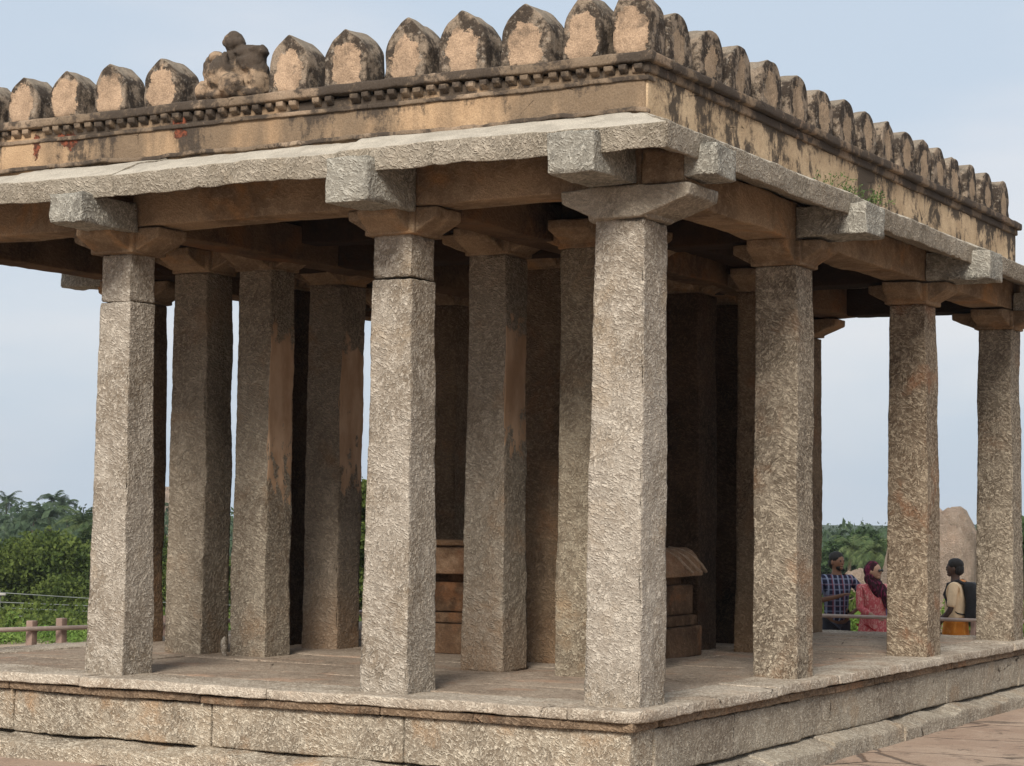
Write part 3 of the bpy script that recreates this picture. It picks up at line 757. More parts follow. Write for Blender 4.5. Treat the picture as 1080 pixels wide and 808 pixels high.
# loose stones by the pillars
def loose(loc, size, seed, label):
    V, P = ball((0, 0, 0), size, 20, 14); V = V+vvec(V, 6, seed)*max(size)*.35+vvec(V, 20, seed+2)*max(size)*.12
    o = MB().add(V, P).build('loose_stone', M['col1'], loc=loc); tag(o, label, 'stone', 'loose stones on the platform'); return o
loose((-4.385, 1.84, .05), (.022, .03, .085), 3, 'upright pale stone chip wedged against the foot of the second pillar behind the left corner')
loose((-1.85, 7.66, .07), (.06, .05, .09), 5, 'dark rounded stone at the foot of the far pillar behind the right front pillar')

# weeds on the eave
MW = NT('weed_leaf'); MW = MW.done(MW.mix(MW.ramp(MW.noise(14, 2), .4, .6), (.04, .08, .02), (.09, .13, .035)), .7)
wb = MB(); stems = []; r5 = np.random.default_rng(4)
for k in range(24):
    yy = 2.35+r5.random()**.8*1.45; xx = .2+r5.random()*.1; zz = 3.545-.0*xx
    if k % 3 == 0: hh = .04+r5.random()*.03
    else: hh = .01+r5.random()*.025
    tip = np.array([xx+r5.normal()*.05+.05, yy+r5.normal()*.09, zz+hh]); base = np.array([xx, yy, zz-.03])
    stems.append(MB().add(*tube([base, (base+tip)/2+r5.normal(size=3)*.008, tip], [.0025, .002, .001], 4)))
    for q in range(14):
        t = r5.random()**.7; c = base+(tip-base)*t+r5.normal(size=3)*.014
        d1 = r5.normal(size=3); d1 /= np.linalg.norm(d1); d2 = np.cross(d1, r5.normal(size=3)); d2 /= np.linalg.norm(d2)
        l = .007+r5.random()*.008
        wb.add([c-d1*l, c-d2*l*.5, c+d1*l, c+d2*l*.5], [[[0, 1, 2, 3]]])
weed = link('weed_plant', None, loc=(.2, 2.9, 3.53)); tag(weed, 'small green weeds sprouting on the right-hand eave at the foot of the parapet', 'weed')
for mbx, nm in [(wb, 'leaves')]+[(q_, 'stem') for q_ in stems]:
    o = mbx.build(nm, MW, smooth=False); o.parent = weed; o.location = -Vector(weed.location)

# ------------------------------------------------------------------ railing
def simple(name, col, rough=.8, spec=.3, var=.25, scale=6, bump=0):
    m = NT(name); c = m.mix(m.ramp(m.noise(scale, 4, .6), .3, .7), tuple(v*(1-var) for v in col), tuple(v*(1+var*.5) for v in col))
    return m.done(c, rough, m.bump(m.noise(scale*6, 3), bump, .01) if bump else None, spec)
MP = simple('post_concrete', (.36, .25, .20), .9, .2, .25, 5, .4); MR = simple('rail_pipe', (.40, .31, .26), .55, .4, .15, 9)
rail_path = [Vector((-8.3, .9, .03)), Vector((-7.53, 2.66, .04)), Vector((-6.88, 4.17, .045)), Vector((-7.0, 9.5, .03)), Vector((-5.2, 10.6, .0)), Vector((-3.01, 11.32, -.01)), Vector((-1.30, 11.71, -.02)), Vector((2.5, 12.6, -.02))]
rails = link('railing', None, loc=(-5, 6, -.95)); tag(rails, 'low pinkish concrete post railing with a single pipe rail behind the platform', 'railing')
mb = MB(); mb.add(*tube(rail_path, .021, 8)); o = mb.build('rail', MR); o.parent = rails; o.location = -Vector(rails.location)
def post(x, y, top, seed, w=.075, lean=0):
    b = gz(x, y)-.05
    V, P = rough_box((-w/2, -w/2, 0), (w/2, w/2, top-b), .05, .008, .003, .001, seed=seed)
    V[:, 0] += x; V[:, 1] += y; t = V[:, 2]/(top-b); V[:, 0] += (t-1)*lean; V[:, 2] += b
    o = MB().add(V, P).build('post', MP); o.parent = rails; o.location = -Vector(rails.location)
for k, (px, D, top) in enumerate(((34, 18.45, .115), (65, 18.65, .125), (174.5, 19.25, .13))):
    p = at(px, 660, D); post(p.x, p.y, top, k, lean=.02*(k == 0))
for k, (px, D) in enumerate(((1027, 23.15), (1029.5, 23.28),)):
    p = at(px, 655, D); post(p.x, p.y, .09, 5+k, .05, lean=.05*(-1 if k else 1))
for k, v in enumerate(((-8.3, .9), (-7.0, 6.0), (-6.95, 8.0), (-4.6, 10.8), (2.4, 12.58))): post(v[0], v[1], .12, 9+k)

# ------------------------------------------------------------------ foliage
def leaf_mat(name, a, b, seed=0):
    m = NT(name); c = m.mix(m.ramp(m.noise(.9, 4, .7), .35, .65), a, b)
    c = m.mulc(c, m.ramp(m.noise(7, 2, .7), .3, .7, .7, 1.3))
    m.done(c, .75, None, .15)
    tr = m.n('ShaderNodeBsdfTranslucent'); m.lk(c, tr.inputs[0]); mx = m.n('ShaderNodeMixShader'); mx.inputs[0].default_value = .3
    m.lk(m.b.outputs[0], mx.inputs[1]); m.lk(tr.outputs[0], mx.inputs[2]); m.lk(mx.outputs[0], m.out.inputs[0])
    return m.m
LG = leaf_mat('leaf_mid', (.045, .07, .016), (.115, .145, .032)); LD = leaf_mat('leaf_dark', (.03, .055, .02), (.06, .095, .035))
LY = leaf_mat('leaf_bright', (.09, .16, .03), (.18, .25, .06)); LP = leaf_mat('leaf_palm', (.05, .08, .03), (.12, .15, .06))
LF = leaf_mat('leaf_far', (.04, .065, .035), (.075, .105, .055))
BK = simple('bark', (.16, .12, .085), .9, .1, .4, 8, .6)
def leaves(n, lumps, size, r):
    w = np.array([l[3]**2 if len(l) == 4 else l[3]*l[4] for l in lumps], float); w /= w.sum()
    k = r.choice(len(lumps), n, p=w)
    L = np.array([[l[0], l[1], l[2], l[3], l[3]*.8 if len(l) == 4 else l[4]] for l in lumps])[k]
    d = r.normal(size=(n, 3)); d /= np.linalg.norm(d, axis=1, keepdims=True)
    rad_ = (.45+.6*r.random(n)**.6)[:, None]
    C = L[:, :3]+d*rad_*np.stack([L[:, 3], L[:, 3], L[:, 4]], 1)
    C += vvec(C, 2.5, 7)*.15*L[:, 3:4]
    a = r.normal(size=(n, 3))+d*.5; a /= np.linalg.norm(a, axis=1, keepdims=True)
    b = np.cross(a, r.normal(size=(n, 3))); b /= np.linalg.norm(b, axis=1, keepdims=True)
    s = size*(.6+.8*r.random(n))[:, None]
    V = np.stack([C-a*s, C-b*s*.55, C+a*s, C+b*s*.55], 1).reshape(-1, 3)
    return V, [np.arange(4*n).reshape(-1, 4)]
def tree_meshes(seed, h, spread, nleaf, size, mat, trunk_h=.35, nl=16):
    r = np.random.default_rng(seed); lumps = []
    for k in range(nl):
        a = r.random()*6.283; q = r.random()**.6; zf = r.random()
        prof = math.sin(min(1, .25+zf*.9)*math.pi)**.6 if zf < .83 else .55
        x, y = math.cos(a)*q*spread*prof*.8, math.sin(a)*q*spread*prof*.8
        z = h*(trunk_h+(1-trunk_h)*(.12+.74*zf))
        lumps.append((x, y, z, spread*r.uniform(.22, .4), spread*r.uniform(.16, .28)))
    crown = MB().add(*leaves(nleaf, lumps, size, r))
    tr = MB(); fork = np.array([0, 0, h*trunk_h])
    tr.add(*tube([(0, 0, -.4), (r.normal()*.03*h, r.normal()*.02*h, h*trunk_h*.5), fork], [h*.035, h*.028, h*.022], 8))
    for l in lumps[:9]:
        e = np.array(l[:3]); mid = fork*.45+e*.55+np.array([0, 0, -.06*h])
        tr.add(*tube([fork, mid, e], [h*.016, h*.010, h*.004], 6))
    cm = new_mesh('crown', np.concatenate(crown.V), crown.P, False); cm.materials.append(mat)
    tm = new_mesh('trunk', np.concatenate(tr.V), tr.P); tm.materials.append(BK)
    return tm, cm
def place_tree(ms, loc, label, cat='tree', group=None, sc=1, rz=0, name='broadleaf_tree', names=('trunk', 'crown')):
    e = link(name, None, loc=loc); e.rotation_euler.z = rz; e.scale = (sc, sc, sc); tag(e, label, cat, group)
    for m_, nm in zip(ms, names): o = link(nm, m_); o.parent = e
    return e
def palm_meshes(seed, h, fl, lw=.05, nf=24, npair=20, mat=None):
    r = np.random.default_rng(seed); tr = MB(); cr = MB()
    bend = r.normal(size=2)*.06*h
    pts = [np.array([bend[0]*t*t, bend[1]*t*t, h*t-.3*(t == 0)]) for t in np.linspace(0, 1, 7)]
    tr.add(*tube(pts, list(np.linspace(.17, .11, 7)), 8)); top = pts[-1]
    for k in range(nf):
        a = k*2.399+r.normal()*.2; el = r.uniform(-.5, 1.25); L = fl*r.uniform(.8, 1.1)
        P = [top]; d = np.array([math.cos(a)*math.cos(el), math.sin(a)*math.cos(el), math.sin(el)])
        for q in range(8):
            d = d+np.array([0, 0, -.13-.05*q*.5]); d /= np.linalg.norm(d); P.append(P[-1]+d*L/8)
        cr.add(*tube(P, list(np.linspace(.03, .006, 9)), 4))
        for q in range(npair):
            t = .12+.86*q/npair; f = t*8; i0 = min(7, int(f)); c = P[i0]+(P[i0+1]-P[i0])*(f-i0)
            ax = P[i0+1]-P[i0]; ax /= np.linalg.norm(ax); sd = np.cross(ax, [0, 0, 1.]); sd /= np.linalg.norm(sd)+1e-6
            ll = fl*.24*math.sin(math.pi*min(1, t*.85+.15))**.7+.05
            for s in (-1, 1):
                tip = c+sd*s*ll*.8+ax*ll*.45+np.array([0, 0, -ll*r.uniform(.25, .6)])
                cr.add([c-ax*lw, c+ax*lw, tip+ax*.005, tip-ax*.005], [[[0, 1, 2, 3]]])
    cm = new_mesh('crown', np.concatenate(cr.V), cr.P, False); cm.materials.append(mat or LP)
    tm = new_mesh('trunk', np.concatenate(tr.V), tr.P); tm.materials.append(BK)
    return tm, cm
def stand(px, pytop, D, hgt):
    """where a thing of height hgt must stand so that its top is where the photo shows it: returns ground point and z offset"""
    p = at(px, pytop, D); return Vector((p.x, p.y, p.z-hgt)), p.z-hgt-gz(p.x, p.y)

T_near = tree_meshes(1, 6.2, 3.0, 42000, .075, LG, .15, 46)
T_b = tree_meshes(2, 6.0, 2.6, 30000, .08, LG, .2, 30)
LG2 = 0
T_c = tree_meshes(3, 7.0, 3.0, 16000, .14, LD, .25, 24)
T_far = tree_meshes(4, 8.0, 3.6, 4200, .34, LF, .22, 16)
P_a = palm_meshes(1, 6.5, 2.6); P_b = palm_meshes(2, 7.5, 2.5); P_far = palm_meshes(3, 9.0, 2.5, .05, 26, 18, LF)
def put(ms, px, pytop, D, h0, label, **k):
    p = at(px, pytop, D); g_ = gz(p.x, p.y); sc = (p.z-g_)/h0
    return place_tree(ms, (p.x, p.y, g_), label, sc=sc, **k)
put(T_near, 38, 552, 62, 6.3, 'bushy mid-green tree filling the left edge behind the railing')
put(T_near, 92, 600, 58, 6.3, 'low dark-green tree between the big left tree and the left corner pillar', rz=2)
put(T_b, -50, 560, 64, 6.1, 'green tree at the far left edge of the photo', rz=1)
put(T_b, 183, 556, 60, 6.1, 'green tree seen in the gap just right of the left corner pillar', rz=3)
put(T_b, 385, 486, 40, 6.1, 'bright green tree seen in the slit left of the middle front pillar', rz=.5)
put(T_b, 255, 575, 62, 6.1, 'green tree seen in the narrow slit between two left inner pillars', rz=4)
put(T_c, 703, 545, 80, 7.1, 'dark tree seen in the slit right of the corner pillar', rz=2)
put(T_c, 1095, 528, 55, 7.1, 'dark green tree at the right edge behind the last pillar', rz=1)
put(P_a, 70, 573, 70, 7.0, 'coconut palm with drooping pale fronds beside the left corner pillar', cat='palm tree', name='palm_tree')
put(P_b, 88, 548, 90, 8.0, 'tall palm just left of the left corner pillar', cat='palm tree', name='palm_tree', rz=1)
P_c = palm_meshes(5, 6.5, 1.75, .035, 26, 18)
put(P_c, 913, 572, 84, 7.0, 'palm with spiky fan of fronds behind the woman in pink', cat='palm tree', name='palm_tree', rz=2)
put(P_c, 890, 569, 90, 7.0, 'smaller palm between the plaid-shirted man and the woman', cat='palm tree', name='palm_tree', rz=3)
put(T_c, 930, 551, 92, 7.1, 'grey-green feathery tree beside the pillar behind the woman in pink', rz=3)
put(T_c, 876, 562, 93, 7.1, 'grey-green tree behind the plaid-shirted man', rz=5)
# palms standing out on the hill
for k, (px, py, D, lab) in enumerate(((8, 521, 150, 'leftmost palm on the hill skyline'), (42, 520, 150, 'tallest palm on the hill skyline, left of the corner pillar'), (25, 535, 120, 'palm below the skyline left of the tallest palm'),
        (66, 536, 115, 'palm below the skyline right of the tallest palm'), (82, 526, 140, 'palm on the hill skyline touching the left corner pillar'), (182, 530, 140, 'hill palm seen right of the left corner pillar'),
        (905, 560, 130, 'distant palm on the skyline left of the feathery tree'), (888, 558, 150, 'distant palm on the skyline above the plaid-shirted man'))):
    put(P_far, px, py+3, D, 9.6, lab, cat='palm tree', name='palm_tree', rz=k*1.3, group='palms on the far wooded slope')
# wooded slope: one mass
r6 = np.random.default_rng(11); lumps = []
for k in range(900):
    D = r6.uniform(95, 230); px = r6.uniform(-500, 1600)
    p = at(px, 540, D); g_ = gz(p.x, p.y)
    base_top = 536+px*.0108
    lim = base_top-3 if px < 300 else base_top+9
    lim += vnoise(np.array([[px*.012, D*.02, 0]]), 1, 3)[0]*7 + (215-D)*.09
    zt = at(px, lim, D).z
    rr_ = r6.uniform(1.3, 2.6); zc = min(zt-rr_, g_+r6.uniform(4, 9))
    if k % 3 == 0:
        D = r6.uniform(230, 420); p = at(px, 540, D); zt = at(px, base_top+(4 if px < 300 else 6)+r6.uniform(-3, 6), D).z; zc = zt-3.4; rr_ = 3.2
    lumps.append((p.x, p.y, zc, rr_*1.5, rr_)); lumps.append((p.x+r6.normal(), p.y+r6.normal(), zc-rr_*1.6, rr_*1.7, rr_*1.3))
wood = MB().add(*leaves(230000, lumps, .26, r6)).build('wooded_slope', LF, smooth=False); tag(wood, 'far wooded slope', None, kind='stuff')
# rocky outcrop on the hill
def boulder(px, pytop, D, size, seed, label, mat, group=None, name='boulder', rz=0, blocky=.72):
    p = at(px, pytop, D); g_ = gz(p.x, p.y); hz = (p.z-g_)/2+.25
    V, P = ball((0, 0, 0), (1, 1, 1), 48, 32)
    V = V/np.maximum(blocky, np.abs(V).max(1, keepdims=True)*.9+.1*1)
    V = V+vvec(V, .9, seed)*.22+vvec(V, 2.6, seed+1)*.10+vvec(V, 7, seed+2)*.03
    V /= np.quantile(np.abs(V), .975, axis=0); V = np.sign(V)*np.where(np.abs(V) > .85, .85+.15*np.tanh((np.abs(V)-.85)/.15), np.abs(V))
    V = V*np.array([size[0], size[1], hz]); V[:, 2] += hz-.5
    t = np.clip(V[:, 2]/(2*hz), 0, 1)
    o = MB().add(V, P).build(name, mat, loc=(p.x, p.y, g_)); o.rotation_euler.z = rz
    return tag(o, label, 'boulder', group)
MBo = stone('boulder_granite', (.60, .45, .34), (.70, .57, .46), (.36, .26, .19), (.62, .42, .30), .4, rs=1.1, bs=.9, bd=.25, ridge_col=.35, seed=20.0)
boulder(998, 531, 46, (.82, 1.1), 5, 'tall pinkish granite boulder behind the man with the backpack', MBo, blocky=.86)
boulder(950, 562, 48, (.56, .6), 8, 'sloping pinkish boulder edge beside the pillar behind the woman in pink', MBo, blocky=.95)
boulder(904, 598, 40, (.30, .4), 12, 'small pale upright rock in the bushes between the plaid-shirted man and the woman', MBo)
boulder(898, 648, 33, (.22, .25), 14, 'low pale stone by the grass under the rail left of the woman', MBo)
boulder(176, 512, 190, (1.6, 2.0), 15, 'distant reddish rock on the hilltop right of the left corner pillar', MBo)
# bushes and grass beyond the rail
def bush(px, py, D, w, n, size, mat, label, seed):
    p = at(px, py, D); g_ = gz(p.x, p.y); h = max(.3, p.z-g_); r = np.random.default_rng(seed)
    lumps = [(r.normal()*w*.4, r.normal()*w*.4, h*r.uniform(.25, .7), w*.4, h*.28) for _ in range(9)]
    o = MB().add(*leaves(n, lumps, size, r)).build('bush', mat, loc=(p.x, p.y, g_), smooth=False)
    tag(o, label, 'bush', 'bushes beyond the railing')
bush(895, 622, 33, .5, 1500, .07, LG, 'green bush between the plaid-shirted man and the woman', 1)
bush(903, 640, 31, .4, 1200, .06, LY, 'bright low bush at the left hand of the woman in pink', 2)
bush(1032, 612, 32, .45, 1500, .07, LY, 'bright green bush right of the backpack', 3)
bush(868, 628, 32, .5, 1200, .07, LG, 'bush behind the plaid-shirted man', 4)
bush(1085, 560, 34, .7, 1800, .08, LD, 'dark bush at the right edge of the photo', 5)
bush(12, 640, 40, .2, 350, .07, LY, 'slender pale green bush by the leaning pole', 6)
lumps = []
for k in range(420):
    px = r6.uniform(-260, 420) if k < 260 else r6.uniform(700, 1250); D = r6.uniform(31.2, 33.6); p = at(px, 600, D)
    lumps.append((p.x, p.y, gz(p.x, p.y)+r6.uniform(-.03, .04), r6.uniform(.2, .5), r6.uniform(.05, .12)))
o = MB().add(*leaves(80000, lumps, .03, r6)).build('ground_cover', LY, smooth=False); tag(o, 'bright green low plants beyond the railing', None, kind='stuff')

lumps = []
for k in range(420):
    px = r6.uniform(-260, 460) if k < 260 else r6.uniform(700, 1250); D = r6.uniform(37, 54)
    zt = at(px, (641 if px < 500 else 652)+r6.uniform(-9, 14), D).z; w_ = r6.uniform(.5, .9); lumps.append((at(px, 600, D).x, at(px, 600, D).y, zt-w_*.7, w_, w_*.7)); lumps.append((at(px, 600, D).x, at(px, 600, D).y, zt-w_*2.0, w_*1.1, w_))
o = MB().add(*leaves(150000, lumps, .05, r6)).build('undergrowth', LG, smooth=False); tag(o, 'dark green undergrowth sloping away beyond the railing', None, kind='stuff')

# utility pole and wires
p0 = at(2, 668, 50); pole = link('utility_pole', None, loc=(p0.x, p0.y, gz(p0.x, p0.y))); tag(pole, 'pale leaning concrete pole at the left edge carrying wires', 'pole')
MC = simple('pole_concrete', (.40, .37, .33), .9)
pt = at(-3, 622, 50); o = MB().add(*tube([(0, 0, -.3), (pt.x-p0.x, pt.y-p0.y, pt.z-gz(p0.x, p0.y))], [.10, .07], 8)).build('shaft', MC, pole)
a1 = at(-12, 627, 50)-Vector(pole.location); a2 = at(6, 627, 50)-Vector(pole.location)
MB().add(*tube([a1, a2], .04, 6)).build('crossarm', MC, pole)
MWi = simple('wire', (.22, .23, .22), .5)
for k, (y0, y1, y2, D, lab) in enumerate(((625, 632, 641, 49, 'topmost of the four wires behind the left railing'), (635, 639, 644, 50, 'second wire from the top behind the left railing'),
                                    (641, 646, 649, 50.5, 'third wire from the top behind the left railing'), (649, 652, 657, 51, 'lowest of the four wires behind the left railing'))):
    pts = [at(px, y0+(y2-y0)*px/330+2*math.sin(min(1, max(0, px/330))*3.14), D+px*.01) for px in np.linspace(-3, 420, 10)]
    o = MB().add(*tube(pts, .009, 5)).build('overhead_wire', MWi); tag(o, lab, 'wire', 'wires on the utility pole')

# ------------------------------------------------------------------ people
def skin(verts, edges, radii, sub=2, root=0, name='body'):
    me = bpy.data.meshes.new(name); me.from_pydata([tuple(v) for v in verts], edges, [])
    o = bpy.data.objects.new('t', me); COL.objects.link(o)
    o.modifiers.new('s', 'SKIN'); 
    for v, r_ in zip(me.skin_vertices[0].data, radii): v.radius = r_ if hasattr(r_, '__len__') else (r_, r_); v.use_root = False
    me.skin_vertices[0].data[root].use_root = True
    o.modifiers[0].use_smooth_shade = True
    q = o.modifiers.new('q', 'SUBSURF'); q.levels = sub; q.render_levels = sub
    dg = bpy.context.evaluated_depsgraph_get(); dg.update()
    out = bpy.data.meshes.new_from_object(o.evaluated_get(dg)); bpy.data.objects.remove(o); out.name = name
    return out
def join_into(me, V, polys):
    n = len(me.vertices); A = np.empty(n*3, np.float32); me.vertices.foreach_get('co', A)
    old = [tuple(p.vertices) for p in me.polygons]; new = bpy.data.meshes.new(me.name)
    F = old+[tuple(int(i)+n for i in f) for p in polys for f in p]
    new.from_pydata([tuple(v) for v in np.concatenate([A.reshape(-1, 3), V])], [], F)
    for p in new.polygons: p.use_smooth = True
    return new
def arm_chain(sh, el, wr, hand_dir, fing_dir=None, curl=.5):
    """returns verts, radii, edges (relative) for arm with palm, four fingers and a thumb"""
    sh, el, wr = (np.array(q, float) for q in (sh, el, wr)); hd = np.array(hand_dir, float); hd /= np.linalg.norm(hd)
    pal = wr+hd*.05; kn = wr+hd*.085
    up = np.array([0, 0, 1.]); sd = np.cross(hd, up); 
    if np.linalg.norm(sd) < .3: sd = np.cross(hd, [0, 1., 0])
    sd /= np.linalg.norm(sd); dn = np.cross(sd, hd)
    V = [sh, (sh+el)/2, el, (el+wr)/2, wr, pal]; R = [.052, .046, .038, .034, (.026, .021), (.036, .018)]
    E = [(0, 1), (1, 2), (2, 3), (3, 4), (4, 5)]
    for k, (o_, L) in enumerate(((-.028, .062), (-.010, .075), (.010, .070), (.028, .055))):
        a = pal+hd*.035+sd*o_; b = a+hd*L*.5-dn*curl*.012; c = b+hd*L*.4-dn*curl*.045
        i = len(V); V += [a, b, c]; R += [.011, .0095, .008]; E += [(5, i), (i, i+1), (i+1, i+2)]
    a = pal-hd*.015-sd*.035; b = a+hd*.03-sd*.02-dn*.01; i = len(V); V += [a, b]; R += [.012, .009]; E += [(5, i), (i, i+1)]
    return V, R, E
def person(loc, rotz, label, hgt, arms, head_turn=0, skin_col=(.16, .08, .045), hair='short', parts=(), build=1.0, nod=0):
    root = link('person', None, loc=loc); root.rotation_euler.z = rotz; root.scale = [hgt/1.72]*3
    tag(root, label, 'person')
    V = [(0, 0, .95), (0, 0, 1.08), (0, 0, 1.22), (0, .01, 1.36), (0, .005, 1.46), (0, -.005, 1.53), (0, -.012, 1.60), (0, -.008, 1.665)]
    R = [(.15*build, .105*build), (.135*build, .095*build), (.15*build, .10*build), (.14, .09), .055, .052, (.082, .092), (.066, .075)]
    E = [(0, 1), (1, 2), (2, 3), (3, 4), (4, 5), (5, 6), (6, 7)]
    for s in (-1, 1):
        i = len(V); V += [(s*.09, 0, .88), (s*.10, -.01, .50), (s*.10, .01, .10), (s*.10, -.06, .035), (s*.105, -.15, .025)]
        R += [.085, .058, .040, .035, .025]; E += [(0, i), (i, i+1), (i+1, i+2), (i+2, i+3), (i+3, i+4)]
    for s, (el, wr, hd) in zip((-1, 1), arms):
        v, r_, e = arm_chain((s*.185, .01, 1.40), el, wr, hd); i = len(V); V += v; R += r_
        E += [(3, i)]+[(a+i, b+i) for a, b in e]
    me = skin(V, E, R, 2)
    c, s_ = math.cos(head_turn), math.sin(head_turn)
    def hp(p): p = np.array(p, float); return np.array([p[0]*c-p[1]*s_, p[0]*s_+p[1]*c, p[2]])
    hd_ = MB()
    for cc_, rr_ in (((0, -.02, 1.615), (.074, .092, .108)), ((0, -.106, 1.60), (.011, .014, .020)), ((0, -.092, 1.565), (.026, .018, .012)), ((-.078, -.01, 1.605), (.012, .02, .03)), ((.078, -.01, 1.605), (.012, .02, .03)), ((0, -.07, 1.54), (.036, .035, .028))):
        Vb, Pb = ball((0, 0, 0), rr_, 14, 10); hd_.add(Vb @ np.array([[c, s_, 0], [-s_, c, 0], [0, 0, 1]])+hp(cc_), Pb)
    me = join_into(me, np.concatenate(hd_.V), hd_.P)
    me.materials.append(simple('skin_tone', skin_col, .6, .35, .12, 9))
    link('body', me, root)
    if not hair == 'none':
        mh = simple('hair_black', (.012, .010, .009), .6, .3, .2, 60, .5); hb = MB()
        for cc_, rr_ in (((0, .002, 1.662), (.087, .098, .082)), ((0, .035, 1.60), (.082, .07, .08))):
            Vb, Pb = ball((0, 0, 0), rr_, 18, 12); Vb += vvec(Vb+cc_[2], 30, 3)*.006
            hb.add(Vb @ np.array([[c, s_, 0], [-s_, c, 0], [0, 0, 1]])+hp(cc_), Pb)
        if hair == 'beard':
            Vb, Pb = ball((0, 0, 0), (.055, .040, .038), 14, 10); hb.add(Vb @ np.array([[c, s_, 0], [-s_, c, 0], [0, 0, 1]])+hp((0, -.058, 1.545)), Pb)
        hb.build('hair', mh, root)
    eb = MB()
    for s in (-1, 1): eb.add(*ball(hp((s*.03, -.104, 1.625)), .010, 8, 6))
    eb.build('eyes', simple('eye_dark', (.02, .015, .012), .2, .5, 0), root)
    return root, hp
def cloth_skin(root, name, mat, V, E, R, sub=2): 
    me = skin(V, E, R, sub, name=name); me.materials.append(mat); return link(name, me, root)
def shirt(root, mat, arms, sleeve=.75, hem=.90, b=1.0, name='shirt'):
    V = [(0, 0, hem), (0, 0, 1.05), (0, 0, 1.22), (0, .01, 1.36), (0, .008, 1.44)]; R = [(.172*b, .128*b), (.16*b, .12*b), (.172*b, .12*b), (.160, .108), (.085, .075)]
    E = [(0, 1), (1, 2), (2, 3), (3, 4)]
    for s, (el, wr, hd) in zip((-1, 1), arms):
        sh = np.array((s*.185, .01, 1.40)); el = np.array(el, float); wr = np.array(wr, float); i = len(V)
        if sleeve <= 1: V += [sh, sh+(el-sh)*sleeve*.5, sh+(el-sh)*sleeve]; R += [.068, .062, .060]; E += [(3, i), (i, i+1), (i+1, i+2)]
        else: V += [sh, (sh+el)/2, el, el+(wr-el)*(sleeve-1)]; R += [.066, .058, .052, .048]; E += [(3, i), (i, i+1), (i+1, i+2), (i+2, i+3)]
    return cloth_skin(root, name, mat, V, E, R)
def trousers(root, mat, wide=1.0):
    V = [(0, 0, .97)]; R = [(.158, .118)]; E = []
    for s in (-1, 1):
        i = len(V); V += [(s*.09, 0, .86), (s*.10, -.01, .50), (s*.10, .01, .09)]; R += [.100*wide, .075*wide, .065*wide]; E += [(0, i), (i, i+1), (i+1, i+2)]
    return cloth_skin(root, 'trousers', mat, V, E, R)
def skirt(root, mat, z0, z1, r0, r1, name='skirt', folds=7, amp=.02, seed=1):
    n = 64; a = np.linspace(0, 2*np.pi, n, endpoint=False); V = []
    zs = np.linspace(z1, z0, 24)
    for k, z in enumerate(zs):
        t = (z1-z)/(z1-z0); rx = r1[0]+(r0[0]-r1[0])*t; ry = r1[1]+(r0[1]-r1[1])*t
        f = 1+amp/rx*t*np.sin(a*folds+np.sin(t*2)*1.2+seed)+amp*.5/rx*t*np.sin(a*(folds*2-3)+seed*2)
        V.append(np.stack([np.cos(a)*rx*f, np.sin(a)*ry*f, np.full(n, z)], 1))
    V = np.concatenate(V); i, j = np.meshgrid(np.arange(23), np.arange(n), indexing='ij'); q = (i*n+j).ravel(); w = (i*n+(j+1) % n).ravel()
    return MB().add(V, [np.stack([q, q+n, w+n, w], 1), np.arange(n)[None, :]]).build(name, mat, root)
def shoes(root, mat):
    for s in (-1, 1): MB().add(*ball((s*.103, -.09, .035), (.048, .125, .042))).build('shoe', mat, root)

def plaid():
    m = NT('plaid_cloth'); s = m.sep(m.co)
    def band(v, f, lo, ph=0):
        return m.ramp(m.math('ABSOLUTE', m.math('SINE', m.math('ADD', m.math('MULTIPLY', v, f), ph))), lo, lo+.06)
    u = m.math('ADD', s[0], m.math('MULTIPLY', s[1], .4))
    c = m.mix(m.math('MULTIPLY', band(u, 48, .86), .75), (.018, .020, .045), (.26, .30, .42)); c = m.mix(m.math('MULTIPLY', band(s[2], 48, .88), .5), c, (.24, .27, .38))
    c = m.mix(m.math('MULTIPLY', band(u, 24, .95, 1.1), .6), c, (.25, .05, .06))
    c = m.mix(m.math('MULTIPLY', band(s[2], 24, .96, .9), .5), c, (.22, .05, .06))
    return m.done(c, .85, m.bump(m.noise(12, 3), .5, .02), .2)
def printed(name, a, b, scale=30):
    m = NT(name); k = m.ramp(m.noise(scale, 3, .7, 1.2, co=m.map((1, 1, .45))), .5, .58, 0, .85)
    c = m.mix(k, a, b); return m.done(c, .85, m.bump(m.noise(10, 3), .6, .02), .2)
FACE = rad(29.4)
# man in plaid
pl = plaid(); armsA = [((-.30, -.06, 1.13), (-.05, -.22, 1.20), (.8, -.2, .3)), ((.42, .03, 1.17), (.205, -.10, 1.02), (-.8, -.1, -.4))]
p = at(882, 650, 24.0); q = (p.x, p.y, gz(p.x, p.y))
r1, _ = person(q, FACE+rad(10), 'bearded man in a dark blue plaid shirt, one hand on his hip', 1.66, armsA, rad(25), (.17, .085, .05), 'beard')
shirt(r1, pl, armsA, .85, .84); trousers(r1, simple('dark_denim', (.03, .033, .045), .85, .2)); shoes(r1, simple('shoe_dark', (.02, .018, .016), .6))
